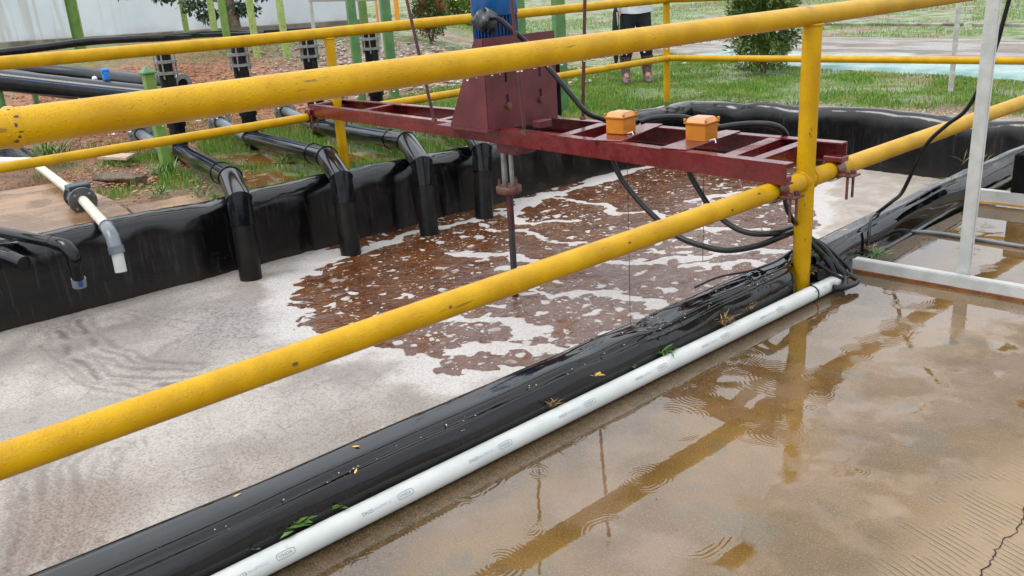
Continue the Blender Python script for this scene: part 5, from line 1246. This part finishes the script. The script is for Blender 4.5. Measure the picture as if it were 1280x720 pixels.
def bankmask(X, Y):
    d = np.minimum.reduce([dline(X, Y, [(-3.6, -.70), (-5.4, -.29)]), dline(X, Y, [(-3.6, 0), (-5.4, .33)]), dline(X, Y, [(-3.58, .655), (-5.4, .98)]), dline(X, Y, [(-3.56, 1.22), (-5.4, 1.62)])])
    slab = (X > -5.35) & (Y < -1.22)
    pud = np.minimum.reduce([np.hypot((X+4.15)/.36, (Y+.25)/.26), np.hypot((X+4.9)/.42, (Y-.10)/.2), np.hypot((X+4.2)/.25, (Y-.62)/.16), np.hypot((X+4.9)/.27, (Y+.85)/.14)])
    return gmask_bank(X, Y)*(d > .06)*(~slab)*(pud > 1)
XY = scatter(60000, -6.6, -3.72, -1.3, 3.9, bankmask)
XY2 = scatter(5000, -7.5, -5.6, -1.3, 1.2, lambda X, Y: .8*(fbm(X*3, Y*3, 3) > .45))
XY = np.r_[XY, XY2]
Hh = .018+.042*rg.random(len(XY))**2*(.5+fbm(XY[:, 0]*2.5, XY[:, 1]*2.5, 3)*1.4)
tag(blades('bank_grass', XY, Hh, .0022, GRASS, zf=lambda X, Y: terr(X, Y)), 'short wet green grass between the outlet pipes on the far bank', 'grass', kind='stuff')
# lawn behind the tank
roadnear = lambda X: np.interp(X, [-7.6, -5.69, -3.85, -2.34, -1.48, 2], [8.3, 7.39, 6.82, 6.62, 6.40, 5.6])
def lawnmask(X, Y):
    edge = sst(4.05, 4.35, Y-.06*X*0+.25*(fbm(X*3, Y*3, 3)-.5)-.12*sst(-3, -1, X))
    m = sst(.34, .52, fbm(X*1.6, Y*1.6, 4))*.85+.15
    sand = (1-sst(.05, .42, np.abs(Y-4.25-.08*X/3)))*sst(-3.2, -2.4, X)*sst(.32, .5, fbm(X*2, Y*2+3, 3)+.12)
    return m*(1-sand)*(Y < roadnear(X)-.02)*np.where(X > -3.7, edge, 1)
XY = scatter(150000, -7.0, 1.0, 3.0, 8.3, lambda X, Y: lawnmask(X, Y)*((X < -3.65) | (Y > 3.98)))
Hh = .008+.024*rg.random(len(XY))**1.6*(.4+1.3*fbm(XY[:, 0]*3, XY[:, 1]*3, 3))
tag(blades('lawn_grass', XY, Hh, .0032, GRASS, zf=lambda X, Y: terr(X, Y)), 'mown green lawn between the tank end and the road', 'grass', kind='stuff')
XY = scatter(60000, -18, 4, 8.3, 24, lambda X, Y: sst(.36, .5, fbm(X*.6, Y*.6, 4))*(~((Y < np.interp(X, [-9.6, -6.16, -2.99, 1.5], [10.95, 10.8, 10.5, 9.95])) & (Y > np.interp(X, [-7.6, -5.69, -3.85, -1.48, 2], [8.3, 7.39, 6.82, 6.4, 5.6])) & (X > -9.5))))
tag(blades('meadow_grass', XY, .015+.035*rg.random(len(XY)), .0045, GRASS, zf=lambda X, Y: terr(X, Y)), 'rough grass with bare patches on the far side of the road', 'grass', kind='stuff')
# chips of soil, stones and dead leaves
def chips(name, XY, s0, s1, mat, label, cat, zf, seed):
    rg_ = np.random.default_rng(seed); n = len(XY); s = s0+(s1-s0)*rg_.random(n)**2
    base = np.array([[-1, -.7, 0], [1, -.6, .1], [.8, .8, 0], [-.7, .9, .15], [.1, .1, .7], [0, 0, -.6]])
    tri = np.array([[0, 1, 4], [1, 2, 4], [2, 3, 4], [3, 0, 4], [1, 0, 5], [2, 1, 5], [3, 2, 5], [0, 3, 5]])
    a = rg_.random(n)*6.28; ca, sa = np.cos(a), np.sin(a)
    j = rg_.uniform(.6, 1.3, (n, 6, 3))*base[None]
    x = (j[..., 0]*ca[:, None]-j[..., 1]*sa[:, None]*.6)*s[:, None]+XY[:, 0:1]; y = (j[..., 0]*sa[:, None]+j[..., 1]*ca[:, None]*.6)*s[:, None]+XY[:, 1:2]
    z = j[..., 2]*s[:, None]*.55+zf(XY[:, 0], XY[:, 1])[:, None]
    V = np.stack([x, y, z], -1).reshape(-1, 3); F = (tri[None]+(np.arange(n)*6)[:, None, None]).reshape(-1, 3)
    return tag(npmesh(name, V, F, mat, None, False, {'shade': np.repeat(rg_.random(n), 6)}), label, cat, kind='stuff')
XY = scatter(5000, -6.6, -4.05, -1.25, 1.0, lambda X, Y: (1-.8*bankmask(X, Y))*(~((X > -5.35) & (Y < -1.24)))*np.exp(-((X+5.0)/.7)**2-((Y+.9)/.45)**2)*1.4)
chips('soil_chips', XY, .006, .028, LITTER, 'orange soil crumbs and dead leaves beside the cream pipe', 'debris', lambda X, Y: 0*X+.012, 3)
XY = scatter(9000, -11, -6.4, -1.0, 3.2, lambda X, Y: np.clip(np.exp(-((X+8.6)/2.2)**2-((Y-.9)/1.7)**2)*1.8, 0, 1))
chips('clay_clods', XY, .008, .032, CLAY, 'broken orange clay clods heaped before the wall', 'debris', lambda X, Y: terr(X, Y), 4)
XY = scatter(9000, -11, -5.6, 1.8, 7.0, lambda X, Y: np.clip(np.exp(-((X+8.0)/1.6)**2-((Y-4.0)/1.5)**2)*1.3, 0, 1))
chips('rubble', XY, .012, .055, leafmat('rubble_bits', (.20, .14, .11), (.55, .45, .38), (.42, .24, .16), .6, 4), 'pale rubble and gravel behind the left of the motor', 'debris', lambda X, Y: terr(X, Y), 5)
XY = scatter(2200, -3.7, .1, 3.98, 4.45)
chips('gravel', XY, .004, .014, leafmat('sandy_grit', (.35, .27, .19), (.6, .5, .38), None, .6, 4), 'sandy grit along the back edge of the liner', 'gravel', lambda X, Y: 0*X+.004, 6)
XY = scatter(1700, -.12, .06, -2.7, 1.5, lambda X, Y: .35+.0*X)
def bundz(X, Y):
    o_ = np.interp(Y, [-6, -.4, .1, .45, .9, 1.3, 2.3, 4.3], [.060, .057, .035, .002, -.025, -.048, -.078, -.088]); t_ = (o_-.012-X)/(o_-.012+.10)
    return np.where((t_ > 0) & (t_ < 1), .139-.012*np.abs(t_-.5)*2, -.2)
chips('leaf_specks', XY, .0012, .0045, SPECK, 'tiny seeds and leaf bits stuck to the wet black bund', 'debris', bundz, 7)
XY = scatter(260, .2, 1.5, -2.6, 1.5); chips('grit_specks', XY, .0008, .0025, leafmat('dark_grit', (.03, .02, .015), (.5, .42, .32), None, .6), 'dark and pale grit scattered over the wet pad', 'debris', lambda X, Y: 0*X+.001, 8)
# small weeds
def weed(c, n, L, w, mat, label, cat='weed', name='small_weed', up=.8, seed=1, curl=.6, group=None):
    r_ = random.Random(seed); t = MB(); sh = []
    for k in range(n):
        a = r_.uniform(0, 6.28); el = r_.uniform(.15, 1)*up; l = L*r_.uniform(.5, 1); ww = w*r_.uniform(.7, 1.2)
        d = Vector((math.cos(a), math.sin(a), el)).normalized(); sd2 = Vector((-math.sin(a), math.cos(a), 0))
        p0 = Vector(c)+Vector((r_.uniform(-1, 1), r_.uniform(-1, 1), 0))*L*.35
        p1 = p0+d*l*.5; p2 = p0+d*l+Vector((0, 0, -curl*l*.3))
        t.add([p0, p1-sd2*ww, p2, p1+sd2*ww, (p1+Vector((0, 0, -ww*.3)))], [(0, 1, 4), (1, 2, 4), (2, 3, 4), (3, 0, 4)], True); sh += [r_.random()]*5
    o = t.build(name, mat, fix=False)
    at = o.data.attributes.new('shade', 'FLOAT', 'POINT'); at.data.foreach_set('value', sh); return tag(o, label, cat, group)
LEAFG = leafmat('weed_leaf', (.05, .13, .02), (.14, .26, .05), None, .4)
weed((.035, .53, .02), 70, .085, .004, LEAFG, 'feathery green weed at the bund foot just behind the white stand corner', seed=3)
weed((.02, .515, .05), 30, .06, .003, DRYG, 'brown dead sprigs mixed into the weed behind the stand corner', 'dry grass', 'dry_sprig', seed=4)
weed((.058, -2.27, .065), 16, .045, .006, LEAFG, 'small leafy weed squeezed between bund and white pipe, lowest in view', seed=5)
weed((.058, -2.16, .065), 9, .03, .005, LEAFG, 'tiny sprout just right of the lowest weed by the pipe', seed=6)
weed((.058, -2.38, .06), 8, .025, .004, LEAFG, 'tiny sprout just left of the lowest weed by the pipe', seed=16)
weed((.058, -1.44, .06), 22, .06, .002, DRYG, 'dry straw tuft by the white pipe below the yellow mid rail', 'dry grass', 'dry_tuft', seed=7, up=1.4)
weed((.055, -1.24, .085), 8, .03, .006, LEAFY, 'yellowing leaf cluster on the side of the bund', 'leaf', 'yellow_leaf_cluster', seed=8)
weed((.058, -1.08, .06), 8, .025, .005, LEAFG, 'two-leaf seedling by the pipe between the straw tufts', seed=9)
weed((.058, -.93, .06), 34, .06, .003, LEAFG, 'low green tuft at the foot of the buckled liner seam', seed=10)
weed((.058, -.60, .065), 46, .075, .002, DRYG, 'brown straw clump by the pipe right of the liner seam', 'dry grass', 'dry_tuft', seed=11, up=1.2)
weed((.05, -.44, .065), 30, .06, .002, DRYG, 'smaller straw clump left of the yellow post foot', 'dry grass', 'dry_tuft', seed=12, up=1.2)
weed((-.01, .055, .14), 60, .07, .0035, LEAFG, 'green weed growing through the cable coil behind the post', seed=13)
weed((.02, .02, .08), 40, .06, .002, DRYG, 'pale dead stalks tangled in the cable coil', 'dry grass', 'dry_tuft', seed=14)
weed((-.12, 1.9, .15), 12, .16, .0018, DRYG, 'long bent grass stalks on the bund beside the white upright', 'dry grass', 'grass_stalks', seed=15, up=1.6)
weed((-.10, 1.55, .13), 10, .09, .003, LEAFG, 'green sprig on the bund left of the white upright', seed=18)
weed((-.05, 1.1, .05), 26, .05, .0025, LEAFG, 'mossy fringe of weeds along the foot of the bund', seed=17)
weed((-3.25, 4.05, .0), 60, .14, .004, LEAFG, 'coarse grass tuft by the back corner of the liner', 'grass tuft', 'grass_tuft', seed=19, up=1.5)
weed((-2.55, 4.1, .0), 60, .14, .004, LEAFG, 'coarse grass tuft in sand behind the middle of the end liner', 'grass tuft', 'grass_tuft', seed=20, up=1.5)
weed((-2.05, 4.1, .0), 60, .13, .004, LEAFG, 'coarse grass tuft in sand, rightmost behind the end liner', 'grass tuft', 'grass_tuft', seed=21, up=1.5)
weed((-4.95, -.62, .0), 90, .20, .005, LEAFG, 'tall grass clump round the foot of the short green post', 'grass tuft', 'grass_tuft', seed=22, up=1.8)
weed((-4.2, -.95, .0), 50, .15, .004, LEAFG, 'grass clump on the sandy bank beneath the leftmost outlet', 'grass tuft', 'grass_tuft', seed=23, up=1.8)
weed((-3.78, -.86, .03), 30, .16, .004, LEAFG, 'grass blades rising beside the first pipe bend', 'grass tuft', 'grass_tuft', seed=24, up=2.2)
weed((-4.35, .08, .03), 40, .17, .004, LEAFG, 'grass blades rising in front of the second outlet run', 'grass tuft', 'grass_tuft', seed=25, up=2.2)
weed((-6.4, -1.0, .03), 140, .28, .006, LEAFG, 'long lush grass under the top rail at the left', 'grass tuft', 'grass_tuft', seed=26, up=2.0)
weed((-4.1, .95, .03), 80, .26, .004, LEAFG, 'long grass blades bending below the red frame', 'grass tuft', 'grass_tuft', seed=27, up=2.0)
weed((-4.1, 1.55, .03), 60, .24, .004, LEAFG, 'long grass blades right of the third pipe bend', 'grass tuft', 'grass_tuft', seed=28, up=2.0)
# fallen leaves on the bund
def leaf(c, L, w, rz, label, tilt=.1):
    R = Matrix.Rotation(rz, 3, 'Z'); q = MB(); c = Vector(c)
    pts = [(-1, 0, .0), (-.5, -.7, .1), (.2, -.9, .16), (1, 0, .2), (.2, .9, .05), (-.5, .7, .0), (0, 0, .25)]
    V = [c+R @ Vector((a*L/2, b_*w/2, z*w*.5+.002+tilt*a*L/2)) for a, b_, z in pts]
    q.add(V, [(i, (i+1) % 6, 6) for i in range(6)]); o = q.build('fallen_leaf', LEAFY, fix=False)
    at = o.data.attributes.new('shade', 'FLOAT', 'POINT'); at.data.foreach_set('value', [random.random()]*7); return tag(o, label, 'leaf')
leaf((-.03, -2.04, .144), .026, .012, .5, 'curled orange leaf on top of the bund', .12)
leaf((-.045, -2.36, .143), .028, .010, 1.3, 'frayed yellow leaf on the left end of the bund')
leaf((.045, -2.09, .125), .018, .007, 2.2, 'small brown leaf on the side of the bund under the curled one', .3)
leaf((.052, -1.76, .105), .020, .014, .2, 'mustard leaf stuck on the bund side in the middle', .5)
leaf((-.05, .42, .143), .030, .012, .9, 'pale leaf flake behind the yellow post on the bund')
leaf((-.06, .28, .143), .018, .010, .2, 'cream leaf flake near the seam behind the post')
# log, plank, tarp
lg = thing('split_log', (-4.95, -.98, .0), 'wet split log lying in the soil beside the slab', 'log')
q = MB(); V = []; seg = 14; rr = random.Random(8)
for k in range(9):
    s_ = k/8; r_ = .055*(1-.5*abs(s_-.5)); 
    for j in range(seg):
        a = math.pi*2*j/seg; w2 = 1+.22*math.sin(4*a+s_*5)+rr.uniform(-.06, .06)
        V.append((-5.15+.42*s_, -1.03+.16*s_+r_*1.1*w2*math.cos(a), .035+r_*.75*w2*math.sin(a)))
q.add(V, [(k*seg+j, k*seg+(j+1) % seg, (k+1)*seg+(j+1) % seg, (k+1)*seg+j) for k in range(8) for j in range(seg)]); q.add(V[:seg], [tuple(range(seg))], False); q.add(V[-seg:], [tuple(range(seg))], False)
q.build('log_piece', WOODP, lg)
tag(MB().beam((-7.8, -1.05, .36), (-6.6, -.80, .22), .10, .02, bev=.003).build('plank', PLANK), 'pale narrow board leaning under the black pipes at left', 'board')
tb = MB(); V = []; n1, n2 = 30, 20
for i in range(n1):
    for j in range(n2):
        u, v = i/(n1-1), j/(n2-1); x = -8.3+1.5*u; y = -1.75+.75*v
        V.append((x, y, .02+.30*math.sin(math.pi*u)*math.sin(math.pi*v)**.5*(.7+.6*float(fbm(np.array(x*5.), np.array(y*6.), 3)))))
tb.add(V, [(i*n2+j, (i+1)*n2+j, (i+1)*n2+j+1, i*n2+j+1) for i in range(n1-1) for j in range(n2-1)])
tag(tb.build('plastic_bundle', TARP), 'crumpled black plastic bundle on the ground at the left edge', 'plastic sheet')
tag(MB().prism([(-5.95, -.78, .045), (-5.62, -.66, .05), (-5.72, -.55, .06), (-6.0, -.68, .05)], (0, 0, .02)).build('tile_scrap', PLANK), 'flat pale slab scrap in the grass below the top rail', 'tile')
# shrubs
def leafball(name, c, rx, ry, rz, n, L, w, mat, parent, seed, shell=.55, droop=.0, zmin=None):
    rg_ = np.random.default_rng(seed); d = rg_.normal(size=(n, 3)); d /= np.linalg.norm(d, axis=1)[:, None]
    lump = 1+.28*np.sin(d[:, 0]*5+seed)*np.sin(d[:, 1]*4+1.3*seed)+.18*np.sin(d[:, 2]*7+d[:, 0]*6)
    r = (shell+(1-shell)*rg_.random(n)**.6)*lump
    p = d*r[:, None]*np.array([rx, ry, rz])+np.array(c)
    a = d+rg_.normal(size=(n, 3))*.55; a[:, 2] += .35-droop; a /= np.linalg.norm(a, axis=1)[:, None]
    s = np.cross(a, rg_.normal(size=(n, 3))); s /= np.linalg.norm(s, axis=1)[:, None]
    l = L*rg_.uniform(.6, 1.2, n)[:, None]; ww = w*rg_.uniform(.7, 1.2, n)[:, None]
    nr_ = np.cross(a, s)
    V = np.stack([p, p+a*l*.45-s*ww+nr_*ww*.4, p+a*l, p+a*l*.45+s*ww+nr_*ww*.4], 1)
    keep = V[:, :, 2].min(1) > (zmin if zmin is not None else -9); V = V[keep]; n = len(V)
    k = np.arange(n)*4; F = np.concatenate([np.c_[k, k+1, k+2], np.c_[k, k+2, k+3]])
    sh = np.clip(.45*rg_.random(n)+.55*(.5+.5*np.sin(p[keep][:, 0]*7+p[keep][:, 2]*9+seed)), 0, 1)
    return npmesh(name, V.reshape(-1, 3), F, mat, parent, False, {'shade': np.repeat(sh, 4)}, kind='stuff')
shb = thing('shrub', (-4.30, 6.30, 0), 'dense dark green shrub with pointed leaves on the lawn behind the post', 'shrub')
for k in range(5):
    a = k*1.26; MB().tube([(-4.30, 6.30, -.02), (-4.30+.08*math.cos(a), 6.30+.08*math.sin(a), .4), (-4.30+.22*math.cos(a), 6.30+.22*math.sin(a), .95)], [.025, .018, .008], 8).build('stem', BARK, shb)
leafball('leaves', (-4.30, 6.30, .66), .40, .42, .66, 11000, .085, .010, SHRUBL, shb, 3, .25, zmin=.02)
hb = thing('hedge_bush', (-9.03, 4.91, .3), 'clipped round bush with reddish top left of the blue motor', 'bush')
hbx, hby = -9.6, 5.45; hbz = float(terr(np.array(hbx), np.array(hby)))
hb.location = (hbx, hby, hbz)
for k in range(4):
    a = k*1.6; MB().tube([(hbx, hby, hbz-.05), (hbx+.12*math.cos(a), hby+.12*math.sin(a), hbz+.35)], [.02, .01], 6).build('stem', BARK, hb)
leafball('leaves', (hbx, hby, hbz+.42), .27, .27, .33, 5200, .05, .011, HEDGEL, hb, 5, .3)
fb = thing('hedge_bush', (-14.5, 10.0, .0), 'low bush with yellow flowers at the top edge of the view', 'bush')
fbz = 0.05
leafball('leaves', (-14.5, 10.0, .5), .9, .6, .45, 5000, .10, .02, SHRUBL, fb, 6, .3)
leafball('flowers', (-14.5, 10.0, .55), .95, .65, .45, 260, .09, .035, simple('yellow_petals', (.8, .5, .03), (.85, .6, .05), .5), fb, 8, .8)
# tree in front of the wall
tr = thing('small_tree', (-12.2, 3.5, .6), 'thin-leaved tree with a brown trunk before the white wall', 'tree')
MB().tube([(-11.6, 3.28, .5), (-11.65, 3.22, 1.2), (-11.75, 3.1, 1.9), (-11.9, 3.0, 2.8)], [.10, .085, .07, .04], 12).build('trunk', BARK, tr)
for k, (dx, dy, z0, z1) in enumerate(((-.5, -.75, 1.35, 1.55), (.35, .45, 1.2, 1.45), (-.15, -1.0, 1.6, 1.75), (.3, .7, 1.5, 1.6), (-.25, -.45, 1.15, 1.1))):
    MB().tube([(-11.68, 3.2, z0), (-11.68+dx*.5, 3.2+dy*.5, (z0+z1)/2+.08), (-11.68+dx, 3.2+dy, z1)], [.025, .018, .008], 8).build('limb', BARK, tr)
V = []; SH = []; rg_ = np.random.default_rng(4); allp = []
for (cx_, cy_, cz_, r_, n) in ((-12.15, 2.25, 1.50, .30, 420), (-12.35, 2.0, 1.42, .20, 200), (-11.85, 2.75, 1.15, .22, 160), (-11.35, 3.6, 1.35, .34, 620), (-11.6, 3.35, 1.05, .20, 200), (-12.2, 2.5, 1.35, .25, 260), (-11.5, 3.5, 1.02, .14, 110), (-11.75, 2.9, 1.0, .20, 130), (-11.35, 3.9, 1.55, .25, 260), (-11.9, 2.8, 2.2, .7, 900), (-11.4, 3.7, 2.2, .6, 800)):
    d = rg_.normal(size=(n, 3)); d /= np.linalg.norm(d, axis=1)[:, None]; allp.append(np.array([cx_, cy_, cz_])+d*(r_*rg_.random(n)**.5)[:, None]*np.array([1, 1, .6]))
p = np.concatenate(allp); n = len(p); a = rg_.normal(size=(n, 3)); a[:, 2] -= .6; a /= np.linalg.norm(a, axis=1)[:, None]; s = np.cross(a, rg_.normal(size=(n, 3))); s /= np.linalg.norm(s, axis=1)[:, None]
V = np.stack([p, p+a*.04-s*.02, p+a*.09, p+a*.04+s*.02], 1).reshape(-1, 3); k = np.arange(n)*4
npmesh('leaves', V, np.concatenate([np.c_[k, k+1, k+2], np.c_[k, k+2, k+3]]), TREEL, tr, False, {'shade': np.repeat(rg_.random(n), 4)}, kind='stuff')
bpy.context.view_layer.update()
